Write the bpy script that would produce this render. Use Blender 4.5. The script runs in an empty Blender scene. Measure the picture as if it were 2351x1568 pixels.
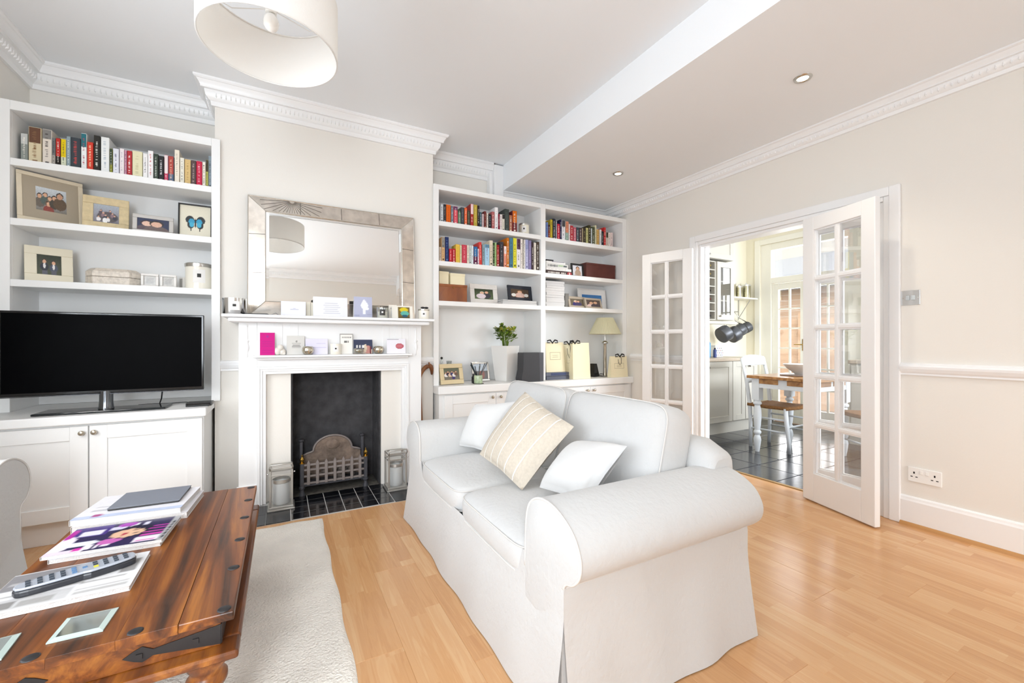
import bpy, math, random
from math import sin, cos, pi, radians as R, atan2, sqrt, hypot
from mathutils import Vector as V, Matrix, noise as mnoise
random.seed(7)
C = bpy.context.scene.collection
SC = bpy.context.scene

# ---------------------------------------------------------------- camera, world, daylight, exposure
F, CX, CY, EYE = 966.0, 1175.5, 785.6, 1.09
YAW = R(28.593); SY, CYW = sin(YAW), cos(YAW)
cam = bpy.data.cameras.new('camera'); cam.sensor_width = 36; cam.lens = 36*F/2351; cam.clip_start = .03
cam.shift_y = (CY-784)/2351
camo = bpy.data.objects.new('camera', cam); C.objects.link(camo)
camo.location = (0, 0, EYE); camo.rotation_euler = (pi/2, 0, -YAW); SC.camera = camo

W = bpy.data.worlds.new('sky'); SC.world = W; W.use_nodes = True
nt = W.node_tree; bg = nt.nodes['Background']
sky = nt.nodes.new('ShaderNodeTexSky'); sky.sky_type = 'NISHITA'; sky.sun_disc = False
sky.sun_elevation = R(40); sky.sun_rotation = R(200); sky.air_density = 1.2; sky.dust_density = 5; sky.ozone_density = .6
hs = nt.nodes.new('ShaderNodeHueSaturation'); hs.inputs['Saturation'].default_value = .12
nt.links.new(sky.outputs[0], hs.inputs['Color']); nt.links.new(hs.outputs[0], bg.inputs['Color'])
bg.inputs['Strength'].default_value = .2

def area(name, loc, rot, sx, sy, power, col=(1, 1, 1)):
    l = bpy.data.lights.new(name, 'AREA'); l.shape = 'RECTANGLE'; l.size = sx; l.size_y = sy; l.energy = power; l.color = col
    o = bpy.data.objects.new(name, l); C.objects.link(o); o.location = loc; o.rotation_euler = rot
    return o
# daylight through bay window and french doors; front, rear, kitchen lamps are added fill
area('daylight_bay_sky', (-1.70, .85, 1.6), (0, -pi/2+R(4), 0), 1.8, 2.9, 17, (.82, .91, 1))
area('daylight_bay_street', (-1.85, .85, 1.3), (0, -pi/2-R(42), 0), 1.5, 2.9, 36, (.84, .92, 1))
area('fill_front', (-.75, -1.5, 1.45), (pi/2+R(12), 0, 0), .9, 1.6, 60, (.84, .92, 1))  # added fill from behind the camera, brightens the fireplace wall and bookcases
area('fill_rear', (2.6, -1.5, 1.45), (pi/2+R(20), 0, 0), .9, 1.6, 8, (.84, .92, 1))  # weaker added fill from behind the camera
area('daylight_garden', (6.4, 3.05, 1.4), (0, pi/2, 0), 2.3, 1.3, 34, (.9, .95, 1))
area('fill_kitchen', (4.9, -.35, 1.6), (pi/2, 0, 0), 1.6, 1.3, 145, (.84, .92, 1))  # added fill to brighten the kitchen, through an invented window

VS = SC.view_settings; VS.view_transform = 'Standard'; VS.look = 'None'; VS.exposure = 0.80; VS.gamma = 1; VS.use_curve_mapping = False
SC.cycles.max_bounces = 10; SC.cycles.diffuse_bounces = 6; SC.cycles.transparent_max_bounces = 16
SC.cycles.sample_clamp_indirect = 6; SC.cycles.caustics_reflective = False; SC.cycles.caustics_refractive = False
SC.cycles.use_denoising = True

# ---------------------------------------------------------------- measuring helpers (photo pixel -> point on a plane)
def ray(px, py):
    u = (px-CX)/F
    return V((SY+u*CYW, CYW-u*SY, (CY-py)/F))
def aty(px, py, Y): r = ray(px, py); return V((0, 0, EYE))+r*(Y/r.y)
def atx(px, py, X): r = ray(px, py); return V((0, 0, EYE))+r*(X/r.x)
def atz(px, py, Z): r = ray(px, py); return V((0, 0, EYE))+r*((Z-EYE)/r.z)
def xat(px, Y): return aty(px, CY, Y).x

# ---------------------------------------------------------------- colour and materials
def lin(h):
    if isinstance(h, str):
        h = h.lstrip('#')
        if len(h) == 3: h = ''.join(c*2 for c in h)
        h = [int(h[i:i+2], 16)/255 for i in (0, 2, 4)]
    return tuple(c/12.92 if c <= .04045 else ((c+.055)/1.055)**2.4 for c in h[:3])+(1,)
MATS = {}
def mat(name, col='888', rough=.5, metal=0, spec=.5, bump=0, bscale=40, var=0, vscale=8, emit=None, estr=0, coat=0, sheen=0):
    if name in MATS: return MATS[name]
    m = bpy.data.materials.new(name); m.use_nodes = True; MATS[name] = m
    n, l = m.node_tree.nodes, m.node_tree.links; b = n['Principled BSDF']
    c = lin(col)
    b.inputs['Base Color'].default_value = c; b.inputs['Roughness'].default_value = rough
    b.inputs['Metallic'].default_value = metal; b.inputs['Specular IOR Level'].default_value = spec
    b.inputs['Coat Weight'].default_value = coat; b.inputs['Sheen Weight'].default_value = sheen
    if emit: b.inputs['Emission Color'].default_value = lin(emit); b.inputs['Emission Strength'].default_value = estr
    if bump or var: tc = n.new('ShaderNodeTexCoord')
    if bump:
        t = n.new('ShaderNodeTexNoise'); t.inputs['Scale'].default_value = bscale; t.inputs['Detail'].default_value = 4
        bp = n.new('ShaderNodeBump'); bp.inputs['Strength'].default_value = bump; bp.inputs['Distance'].default_value = .01
        l.new(tc.outputs['Object'], t.inputs['Vector']); l.new(t.outputs[0], bp.inputs['Height']); l.new(bp.outputs[0], b.inputs['Normal'])
    if var:
        t = n.new('ShaderNodeTexNoise'); t.inputs['Scale'].default_value = vscale; t.inputs['Detail'].default_value = 5
        r = n.new('ShaderNodeValToRGB'); r.color_ramp.elements[0].position = .3; r.color_ramp.elements[1].position = .7
        r.color_ramp.elements[0].color = tuple(x*(1-var) for x in c[:3])+(1,); r.color_ramp.elements[1].color = tuple(min(1, x*(1+var)) for x in c[:3])+(1,)
        l.new(tc.outputs['Object'], t.inputs['Vector']); l.new(t.outputs[0], r.inputs[0]); l.new(r.outputs[0], b.inputs['Base Color'])
    return m
def nodes(m): return m.node_tree.nodes, m.node_tree.links, m.node_tree.nodes['Principled BSDF']

WALL = mat('wall_paint', 'e8e4dd', .75, spec=.25, bump=.04, bscale=120)
CEIL = mat('ceiling_paint', 'eff1f3', .8, spec=.2)
TRIM = mat('trim_gloss', 'f0f0f0', .35)
JOIN = mat('joinery_paint', 'efefee', .42)
KWALL = mat('kitchen_wall_paint', 'ebe4d0', .75, spec=.25)
KUNIT = mat('kitchen_unit_paint', 'c0bbb1', .5)
FABRIC = mat('slipcover_cotton', 'cfcfce', .9, spec=.15, bump=.25, bscale=55, sheen=.15)
FABRIC2 = mat('cushion_cotton', 'dadad9', .9, spec=.15, bump=.35, bscale=22, sheen=.15)
PIPE = mat('piping_cotton', 'dcd9d5', .9, spec=.1)
CHROME = mat('chrome', 'dcdcdc', .12, 1)
BRASS = mat('brass', 'b08d45', .25, 1)
SILVER = mat('silver', 'c9c6c0', .25, 1)
PEWTER = mat('pewter', 'bfbdb8', .35, .7)
BLACKIRON = mat('black_iron', '4b4b50', .5, .35, bump=.2, bscale=90)
BLACK = mat('black_plastic', '141416', .35)
GLOSSBLACK = mat('gloss_black', '0b0b0d', .12)
PAPER = mat('paper', 'e9e7e4', .8, spec=.2)
CREAM = mat('cream_card', 'efe6c6', .75, spec=.2)
RIBBON = mat('black_ribbon', '1c1a1a', .6)
WAX = mat('wax', 'efeadb', .5)

def creases(m, k=.5, sc=5.5):                        # soft crumple folds on top of the weave bump
    n, l, b = nodes(m); old = b.inputs['Normal'].links[0].from_node
    tc = n.new('ShaderNodeTexCoord'); t = n.new('ShaderNodeTexNoise'); t.noise_type = 'RIDGED_MULTIFRACTAL'; t.inputs['Scale'].default_value = sc; t.inputs['Detail'].default_value = 2.5; t.inputs['Distortion'].default_value = 1.2
    bp = n.new('ShaderNodeBump'); bp.inputs['Strength'].default_value = k; bp.inputs['Distance'].default_value = .012
    l.new(tc.outputs['Object'], t.inputs['Vector']); l.new(t.outputs[0], bp.inputs['Height']); l.new(bp.outputs[0], old.inputs['Normal'])
creases(FABRIC, .3, 4.5); creases(FABRIC2, .4, 6)

def glassmat(name, tint='ffffff', refl=.06, rough=.0):
    m = bpy.data.materials.new(name); m.use_nodes = True; MATS[name] = m
    n, l = m.node_tree.nodes, m.node_tree.links; n.clear()
    o = n.new('ShaderNodeOutputMaterial'); t = n.new('ShaderNodeBsdfTransparent'); g = n.new('ShaderNodeBsdfGlossy'); mx = n.new('ShaderNodeMixShader')
    lw = n.new('ShaderNodeLayerWeight'); lw.inputs['Blend'].default_value = .35
    mr = n.new('ShaderNodeMapRange'); mr.inputs['To Min'].default_value = refl; mr.inputs['To Max'].default_value = min(1, refl*7)
    t.inputs[0].default_value = lin(tint); g.inputs['Roughness'].default_value = rough
    l.new(lw.outputs['Facing'], mr.inputs['Value']); l.new(mr.outputs[0], mx.inputs[0]); l.new(t.outputs[0], mx.inputs[1]); l.new(g.outputs[0], mx.inputs[2]); l.new(mx.outputs[0], o.inputs[0])
    return m
GLASS = glassmat('window_glass')
FROST = mat('frosted_glass', 'e3e6e6', .35); FROST.node_tree.nodes['Principled BSDF'].inputs['Alpha'].default_value = .45
CGLASS = glassmat('clear_glass', 'f2f5f4', .1)

def colattr(name, rough=.6, spec=.3):
    m = mat(name, 'fff', rough, spec=spec); n, l, b = nodes(m)
    a = n.new('ShaderNodeVertexColor'); a.layer_name = 'Col'; l.new(a.outputs[0], b.inputs['Base Color']); return m
PRINT = colattr('printed_paper'); GPRINT = colattr('glossy_print', .25, .5)

# laminate floor board: three printed strips, staggered joints
def floor_mat():
    m = mat('laminate', 'c69a6c', .2, spec=.5); n, l, b = nodes(m)
    tc = n.new('ShaderNodeTexCoord'); oi = n.new('ShaderNodeObjectInfo'); sx = n.new('ShaderNodeSeparateXYZ'); l.new(tc.outputs['Object'], sx.inputs[0])
    def M(op, a, bb=None, c=None):
        k = n.new('ShaderNodeMath'); k.operation = op
        for i, v in enumerate((a, bb, c)):
            if v is None: continue
            if isinstance(v, (int, float)): k.inputs[i].default_value = v
            else: l.new(v, k.inputs[i])
        return k.outputs[0]
    st = M('FLOOR', M('DIVIDE', sx.outputs[0], .0657))
    rnd = M('MULTIPLY', oi.outputs['Random'], 37.0)
    wn = n.new('ShaderNodeTexWhiteNoise'); wn.noise_dimensions = '2D'; cb = n.new('ShaderNodeCombineXYZ'); l.new(st, cb.inputs[0]); l.new(rnd, cb.inputs[1]); l.new(cb.outputs[0], wn.inputs['Vector'])
    cell = M('FLOOR', M('ADD', M('DIVIDE', sx.outputs[1], .46), wn.outputs['Value']))
    c2 = n.new('ShaderNodeCombineXYZ'); l.new(st, c2.inputs[0]); l.new(cell, c2.inputs[1]); l.new(rnd, c2.inputs[2])
    w2 = n.new('ShaderNodeTexWhiteNoise'); w2.noise_dimensions = '3D'; l.new(c2.outputs[0], w2.inputs['Vector'])
    # grain: stretched noise, offset per strip
    mp = n.new('ShaderNodeVectorMath'); mp.operation = 'MULTIPLY_ADD'; mp.inputs[1].default_value = (38, 2.2, 1)
    l.new(tc.outputs['Object'], mp.inputs[0]); sc = n.new('ShaderNodeVectorMath'); sc.operation = 'SCALE'; sc.inputs['Scale'].default_value = 13
    l.new(w2.outputs['Color'], sc.inputs[0]); l.new(sc.outputs[0], mp.inputs[2])
    g = n.new('ShaderNodeTexNoise'); g.inputs['Scale'].default_value = 1; g.inputs['Detail'].default_value = 5; g.inputs['Distortion'].default_value = .9; l.new(mp.outputs[0], g.inputs['Vector'])
    wv = n.new('ShaderNodeMath'); wv.operation = 'SINE'; l.new(M('MULTIPLY', g.outputs[0], 34), wv.inputs[0])
    r = n.new('ShaderNodeValToRGB'); e = r.color_ramp.elements; e[0].color = lin('bd8859'); e[1].color = lin('deb78a'); e[0].position = .05; e[1].position = .95
    e2 = r.color_ramp.elements.new(.5); e2.color = lin('d1a06f')
    v = M('ADD', M('MULTIPLY', w2.outputs['Value'], .36), M('MULTIPLY', g.outputs[0], .64)); v = M('ADD', v, M('MULTIPLY', wv.outputs[0], .055))
    l.new(v, r.inputs[0]); l.new(r.outputs[0], b.inputs['Base Color'])
    bp = n.new('ShaderNodeBump'); bp.inputs['Strength'].default_value = .03; l.new(g.outputs[0], bp.inputs['Height']); l.new(bp.outputs[0], b.inputs['Normal'])
    return m
LAMINATE = floor_mat()

def woodmat(name, dark, mid, light, scl=(26, 1.6, 26), rough=.35, coat=.2):
    m = mat(name, mid, rough, coat=coat); n, l, b = nodes(m)
    tc = n.new('ShaderNodeTexCoord'); mp = n.new('ShaderNodeMapping'); mp.inputs['Scale'].default_value = scl; l.new(tc.outputs['Object'], mp.inputs[0])
    oi = n.new('ShaderNodeObjectInfo'); ml = n.new('ShaderNodeMath'); ml.operation = 'MULTIPLY'; ml.inputs[1].default_value = 50; l.new(oi.outputs['Random'], ml.inputs[0])
    cb = n.new('ShaderNodeCombineXYZ'); l.new(ml.outputs[0], cb.inputs[2]); l.new(ml.outputs[0], cb.inputs[0]); l.new(cb.outputs[0], mp.inputs['Location'])
    t = n.new('ShaderNodeTexNoise'); t.inputs['Scale'].default_value = .55; t.inputs['Detail'].default_value = 7; t.inputs['Distortion'].default_value = 1.4; t.inputs['Roughness'].default_value = .6
    l.new(mp.outputs[0], t.inputs['Vector'])
    r = n.new('ShaderNodeValToRGB'); e = r.color_ramp.elements; e[0].color = lin(dark); e[0].position = .33; e[1].color = lin(light); e[1].position = .68
    k = e.new(.5); k.color = lin(mid)
    l.new(t.outputs[0], r.inputs[0]); l.new(r.outputs[0], b.inputs['Base Color'])
    bp = n.new('ShaderNodeBump'); bp.inputs['Strength'].default_value = .08; l.new(t.outputs[0], bp.inputs['Height']); l.new(bp.outputs[0], b.inputs['Normal'])
    return m
SHEESHAM = woodmat('sheesham', '2f1709', '733d13', 'ac6a24', (20, 1.3, 20), .38, .1)
BROWNWOOD = woodmat('brown_box_wood', '6d3514', '8a4a1e', '9c5a28', (10, 10, 3))
REDWOOD = mat('red_brown_leather', '5d2a22', .5, var=.15, vscale=12)
PINE = woodmat('honey_pine', '7d4e22', 'a4713a', 'c08f55', (2, 18, 18))
CANE = woodmat('cane_wood', '5a2f16', '7d4a24', '9c6636', (30, 30, 3))
# ---------------------------------------------------------------- mesh builder
class MB:
    def __init__(s): s.v = []; s.f = []; s.c = None
    def add(s, vs, fs):
        o = len(s.v); s.v += [V(p) for p in vs]; s.f += [tuple(i+o for i in f) for f in fs]; return s
    def box(s, x0, x1, y0, y1, z0, z1, M=None):
        vs = [V((x, y, z)) for z in (z0, z1) for y in (y0, y1) for x in (x0, x1)]
        if M is not None: vs = [M @ p for p in vs]
        return s.add(vs, [(0, 2, 3, 1), (4, 5, 7, 6), (0, 1, 5, 4), (2, 6, 7, 3), (0, 4, 6, 2), (1, 3, 7, 5)])
    def prism(s, pts, axis, a, b):          # closed polygon extruded along axis ('x','y','z') from a to b
        def P(p, t): return {'x': (t, p[0], p[1]), 'y': (p[0], t, p[1]), 'z': (p[0], p[1], t)}[axis]
        n = len(pts); vs = [P(p, a) for p in pts]+[P(p, b) for p in pts]
        fs = [(i, (i+1) % n, n+(i+1) % n, n+i) for i in range(n)]+[tuple(range(n))[::-1], tuple(range(n, 2*n))]
        return s.add(vs, fs)
    def lathe(s, prof, c=(0, 0, 0), seg=20, M=None, cap=True):
        vs = []
        for r, z in prof:
            for i in range(seg):
                a = 2*pi*i/seg; p = V((c[0]+r*cos(a), c[1]+r*sin(a), c[2]+z)); vs.append(M @ p if M is not None else p)
        fs = [(k*seg+i, k*seg+(i+1) % seg, (k+1)*seg+(i+1) % seg, (k+1)*seg+i) for k in range(len(prof)-1) for i in range(seg)]
        if cap: fs += [tuple(range(seg))[::-1], tuple((len(prof)-1)*seg+i for i in range(seg))]
        return s.add(vs, fs)
    def tube(s, path, r, seg=8, closed=False):
        path = [V(p) for p in path]; n = len(path); rr = r if isinstance(r, (list, tuple)) else [r]*n; vs = []
        up = None
        for i, p in enumerate(path):
            if closed: t = path[(i+1) % n]-path[i-1]
            else: t = path[min(i+1, n-1)]-path[max(i-1, 0)]
            t.normalize()
            if up is None: up = V((0, 0, 1)) if abs(t.z) < .9 else V((1, 0, 0))
            a = t.cross(up).normalized(); up = a.cross(t).normalized()
            vs += [p+(a*cos(2*pi*k/seg)+up*sin(2*pi*k/seg))*rr[i] for k in range(seg)]
        fs = [(i*seg+k, i*seg+(k+1) % seg, ((i+1) % n)*seg+(k+1) % seg, ((i+1) % n)*seg+k) for i in range(n if closed else n-1) for k in range(seg)]
        if not closed: fs += [tuple(range(seg))[::-1], tuple((n-1)*seg+k for k in range(seg))]
        return s.add(vs, fs)
    def grid(s, fn, nu, nv, closeu=False):
        vs = [fn(i/nu, j/nv) for j in range(nv+1) for i in range(nu+(0 if closeu else 1))]; w = nu if closeu else nu+1
        return s.add(vs, [(j*w+i, j*w+(i+1) % w, (j+1)*w+(i+1) % w, (j+1)*w+i) for j in range(nv) for i in range(nu)])
    def ball(s, c, rx, ry=None, rz=None, nu=10, nv=6, M=None):
        ry = ry or rx; rz = rz or rx
        def f(u, v):
            a, b = 2*pi*u, pi*(v-.5); p = V((c[0]+rx*cos(a)*cos(b), c[1]+ry*sin(a)*cos(b), c[2]+rz*sin(b))); return M @ p if M is not None else p
        return s.grid(f, nu, nv, True)
    def sweep(s, prof, path, side):         # prof [(out, z)], path plan polyline, mitred; side +1/-1 picks which side is out
        n = len(path); vs = []; P = [V((p[0], p[1])) for p in path]
        for i, p in enumerate(P):
            ds = []
            if i > 0: ds.append((P[i]-P[i-1]).normalized())
            if i < n-1: ds.append((P[i+1]-P[i]).normalized())
            ns = [V((-d.y, d.x))*side for d in ds]; m = ns[0] if len(ns) == 1 else (ns[0]+ns[1])/max(.2, 1+ns[0].dot(ns[1]))
            vs += [(p.x+m.x*o, p.y+m.y*o, z) for o, z in prof]
        k = len(prof)
        fs = [(i*k+j, (i+1)*k+j, (i+1)*k+(j+1) % k, i*k+(j+1) % k) for i in range(n-1) for j in range(k)]
        fs += [tuple(range(k)), tuple((n-1)*k+j for j in range(k))[::-1]]
        return s.add(vs, fs)
    def obj(s, name, m, parent=None, smooth=False, bevel=0, seg=2, sub=0, label=None, kind=None):
        me = bpy.data.meshes.new(name); me.from_pydata([tuple(p) for p in s.v], [], s.f)
        import bmesh
        b = bmesh.new(); b.from_mesh(me)
        if s.c is None: bmesh.ops.recalc_face_normals(b, faces=b.faces)
        b.to_mesh(me); b.free()
        ms = m if isinstance(m, (list, tuple)) else [m]
        for q in ms: me.materials.append(q)
        if s.c is not None:
            a = me.color_attributes.new('Col', 'FLOAT_COLOR', 'POINT')
            for i, cc in enumerate(s.c): a.data[i].color = cc
        o = bpy.data.objects.new(name, me); C.objects.link(o)
        if parent is not None: o.parent = parent
        if smooth:
            me.polygons.foreach_set('use_smooth', [True]*len(me.polygons))
            if smooth != 1: me.set_sharp_from_angle(angle=smooth)
        if bevel:
            k = o.modifiers.new('soft edge', 'BEVEL'); k.width = bevel; k.segments = seg; k.limit_method = 'ANGLE'; k.angle_limit = R(40)
        if sub:
            k = o.modifiers.new('smooth', 'SUBSURF'); k.levels = sub; k.render_levels = sub
        if label: o['label'] = label
        if kind: o['kind'] = kind
        return o
SM = R(35)
def thing(name, label, cat, loc=(0, 0, 0), rz=0, group=None):
    o = bpy.data.objects.new(name, None); C.objects.link(o); o.empty_display_size = .05
    o.location = loc; o.rotation_euler = (0, 0, rz); return tag(o, label, cat, group)
def tag(o, label, cat, group=None):
    o['label'] = label; o['category'] = cat
    if group: o['group'] = group
    return o
def struct(o): o['kind'] = 'structure'; return o
def dup(root, loc=None, rz=None, label=None):
    r = root.copy(); C.objects.link(r)
    if loc is not None: r.location = loc
    if rz is not None: r.rotation_euler = (0, 0, rz)
    if label: r['label'] = label
    for ch in list(root.children):
        c = ch.copy(); C.objects.link(c); c.parent = r
        for g in ch.children: d = g.copy(); C.objects.link(d); d.parent = c
    return r
def bx(name, x0, x1, y0, y1, z0, z1, m, parent=None, bevel=0, **k): return MB().box(x0, x1, y0, y1, z0, z1).obj(name, m, parent, bevel=bevel, **k)

# flat print: colour grid in local XZ (x 0..w, z 0..h), facing -y
def pic(w, h, shapes, bg='fff', nx=24, ny=18, y=0, M=None, jit=0, seed=1, cen=False):
    rnd = random.Random(seed); m = MB(); m.c = []
    sh = [(t[0],)+tuple(t[1:5])+(lin(t[5]),) for t in shapes]; bgc = [lin(b) for b in (bg if isinstance(bg, (list, tuple)) else [bg])]
    for j in range(ny+1):
        for i in range(nx+1):
            u, v = i/nx, j/ny; c = bgc[0] if len(bgc) == 1 else tuple(bgc[0][q]*(1-v)+bgc[1][q]*v for q in range(4))
            for t in sh:
                if t[0] == 'e': hit = ((u-t[1])/t[3])**2+((v-t[2])/t[4])**2 <= 1
                else: hit = t[1] <= u <= t[3] and t[2] <= v <= t[4]
                if hit: c = t[5]
            if jit: q = 1+jit*(rnd.random()*2-1); c = tuple(min(1, a*q) for a in c[:3])+(1,)
            m.c.append(c)
            p = V(((u-(.5 if cen else 0))*w, y, v*h)); m.v.append(M @ p if M is not None else p)
    m.f = [(j*(nx+1)+i, j*(nx+1)+i+1, (j+1)*(nx+1)+i+1, (j+1)*(nx+1)+i) for j in range(ny) for i in range(nx)]
    return m
def people(spec):   # [(x, headz, size, hair, skin, clothes)]
    o = []
    for x, z, s, hair, skin, cl in spec:
        o += [('e', x, z-s*2.6, s*1.75, s*2.1, cl), ('e', x, z+s*.25, s*.95, s*1.1, hair), ('e', x, z, s*.72, s*.95, skin)]
    return o
SK = 'd8a98a'
# ================================================================ STRUCTURE
XL, XR, YB, YC, Y0 = -1.395, 3.295, 3.77, 3.46, -1.25      # left wall, right wall, alcove back, chimney face, wall behind
ZC, ZR, XB = 2.83, 2.58, 1.905                              # high ceiling, lowered ceiling, step between them
BXL, BXR = -.403, 1.121                                     # chimney breast sides
JY0, JY1, HEAD = 1.195, 2.525, 1.965                        # kitchen opening
KX, KY, KZ, KY0 = 5.93, 3.75, 2.62, -.2                     # kitchen far wall, unit wall, ceiling, near wall
WT = .12
# living-room floor: sub floor with laminate boards laid on it as parts
fl = struct(bx('floor', XL, XR+WT*.45, Y0, YB, -.06, -.009, mat('sub_floor', '6b4a30', .8)))
bw, bl = .1971, 1.285
meshes = {}
def board(x0, x1, y0, y1):
    k = (round(x1-x0, 3), round(y1-y0, 3))
    if k not in meshes:
        m = MB(); w, h, e = k[0], k[1], .0012
        m.add([(0, 0, -.008), (w, 0, -.008), (w, h, -.008), (0, h, -.008), (0, 0, -e), (w, 0, -e), (w, h, -e), (0, h, -e), (e, e, 0), (w-e, e, 0), (w-e, h-e, 0), (e, h-e, 0)],
              [(0, 3, 2, 1), (0, 1, 5, 4), (1, 2, 6, 5), (2, 3, 7, 6), (3, 0, 4, 7), (4, 5, 9, 8), (5, 6, 10, 9), (6, 7, 11, 10), (7, 4, 8, 11), (8, 9, 10, 11)])
        o = m.obj('plank', LAMINATE, fl); meshes[k] = o.data
    else:
        o = bpy.data.objects.new('plank', meshes[k]); C.objects.link(o); o.parent = fl
    o.location = (x0, y0, 0)
x = XL; i = 0
HX0, HX1, HY = -.36, 1.06, 2.895       # hearth cut-out
while x < XR+.03:
    x1 = min(x+bw, XR+.05); y = Y0-[.0, .8, .37, 1.1, .55][i % 5]
    while y < YB:
        ya, yb = max(y, Y0), min(y+bl, YB)
        if yb > ya:
            if x1 > HX0+.02 and x < HX1-.02 and yb > HY: yb = HY
            if yb-ya > .02: board(x, x1, ya, yb)
        y += bl
    x += bw; i += 1
# walls
wb = struct(bx('wall_back', XL-.1, XR+.1, YB, YB+.1, 0, ZC+.1, WALL))
FX0, FX1, FZ = .05, .66, .89           # fire opening
m = MB(); m.box(BXL, FX0, YC, YB, 0, ZC+.05); m.box(FX1, BXR, YC, YB, 0, ZC+.05); m.box(FX0, FX1, YC, YB, FZ+.02, ZC+.05)
struct(m.obj('wall_chimney', WALL))
# left wall with the bay window opening
LY0, LY1, LZ0, LZ1 = -.6, 2.3, .62, 2.55
m = MB(); m.box(XL-.12, XL, LY1, YB, 0, ZC+.05); m.box(XL-.12, XL, Y0, LY0, 0, ZC+.05); m.box(XL-.12, XL, LY0, LY1, 0, LZ0); m.box(XL-.12, XL, LY0, LY1, LZ1, ZC+.05)
struct(m.obj('wall_left', WALL))
# wall behind the camera, with two window openings added for fill light
RX0, RX1, RZ0, RZ1, QX0, QX1 = 2.15, 3.05, .7, 2.3, -1.2, -.3
m = MB(); m.box(XL-.1, QX0, Y0-.12, Y0, 0, ZC+.05); m.box(QX1, RX0, Y0-.12, Y0, 0, ZC+.05); m.box(RX1, XR+.1, Y0-.12, Y0, 0, ZC+.05)
for p, q in ((QX0, QX1), (RX0, RX1)): m.box(p, q, Y0-.12, Y0, 0, RZ0); m.box(p, q, Y0-.12, Y0, RZ1, ZC+.05)
struct(m.obj('wall_front', WALL))
# right wall with the kitchen opening
m = MB(); m.box(XR, XR+WT, JY1, YB, 0, ZC+.05); m.box(XR, XR+WT, Y0, JY0, 0, ZC+.05); m.box(XR, XR+WT, JY0, JY1, HEAD, ZC+.05)
struct(m.obj('wall_right', WALL))
# ceilings and the step down
struct(bx('ceiling', XL-.1, XB, Y0-.1, YB+.1, ZC, ZC+.1, CEIL))
struct(bx('ceiling_lower', XB, XR+.1, Y0-.1, YB+.1, ZR, ZC+.1, CEIL))
# windows: sash frames with glass and glazing bars
def window(n, M, w, h, cols, rows, fw=.06):
    f = MB(); f.box(0, w, -.03, .03, 0, fw, M); f.box(0, w, -.03, .03, h-fw, h, M); f.box(0, fw, -.03, .03, fw, h-fw, M); f.box(w-fw, w, -.03, .03, fw, h-fw, M)
    o = struct(f.obj('window_%d' % n, TRIM))
    for i in range(1, cols): x = fw+(w-2*fw)*i/cols; MB().box(x-.02, x+.02, -.02, .02, fw, h-fw, M).obj('mullion', TRIM, o)
    for j in range(1, rows): z = fw+(h-2*fw)*j/rows; MB().box(fw, w-fw, -.018, .018, z-.018, z+.018, M).obj('transom', TRIM, o)
    MB().box(fw, w-fw, -.003, .003, fw, h-fw, M).obj('pane', GLASS, o)
    return o
window(1, Matrix.Translation((XL-.06, LY0, LZ0)) @ Matrix.Rotation(pi/2, 4, 'Z'), LY1-LY0, LZ1-LZ0, 3, 2)
window(2, Matrix.Translation((RX0, Y0-.06, RZ0)), RX1-RX0, RZ1-RZ0, 1, 2)  # unseen window, added for the rear fill lamp
window(4, Matrix.Translation((QX0, Y0-.06, RZ0)), QX1-QX0, RZ1-RZ0, 1, 2)  # unseen window, added for the front fill lamp
# cornice: enriched plaster profile
def cornice(path, side, Z, drop, proj, name, run=None):
    k, q = proj/.105, drop/.15
    prof = [(0, 0), (.105, 0), (.105, -.012), (.097, -.02), (.09, -.02), (.08, -.035), (.071, -.052), (.071, -.062), (.052, -.062), (.052, -.072), (.046, -.098), (.03, -.118), (.022, -.122), (.018, -.15), (0, -.15)]
    o = struct(MB().sweep([(a*k, Z+b*q) for a, b in prof], path, side).obj(name, TRIM, smooth=SM))
    m = MB()                                       # egg ornament along the lower band
    for i in range(len(path)-1):
        a, b = V(path[i]), V(path[i+1]); d = (b-a); L = d.length; d.normalize(); nn = V((-d.y, d.x))*side; cnt = int(L/.027)
        for j in range(cnt):
            p = a+d*((j+.5)*L/cnt); c = V((p.x+nn.x*.041*k, p.y+nn.y*.041*k, Z-.094*q))
            t = d*.009; up = V((nn.x*.012*k, nn.y*.012*k, .017*q)); out = V((nn.x*.012, nn.y*.012, -.008)); t = V((t.x, t.y, 0))
            m.add([c-up, c+t, c+up, c-t, c+out], [(0, 1, 4), (1, 2, 4), (2, 3, 4), (3, 0, 4)])
    m.obj('egg_ornament', TRIM, o, kind='stuff')
    return o
cornice([(XL, Y0), (XL, YB), (BXL, YB), (BXL, YC), (BXR, YC), (BXR, YB), (XB, YB), (XB, YB-.01)], -1, ZC, .15, .105, 'trim_1')
cornice([(XB, YB), (XR, YB), (XR, Y0)], -1, ZR, .10, .10, 'trim_2')
# moulded upright that ends the cornice where the ceiling drops
struct(MB().box(XB-.10, XB, YB-.105, YB, ZR-.16, ZC-.012).box(XB-.135, XB-.10, YB-.07, YB, ZR-.16, ZC-.09).obj('trim_3', TRIM, bevel=.006))
cornice([(XB, Y0), (XL, Y0)], -1, ZC, .15, .105, 'trim_4')
cornice([(XR, Y0), (XB, Y0)], -1, ZR, .10, .10, 'trim_5')
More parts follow.
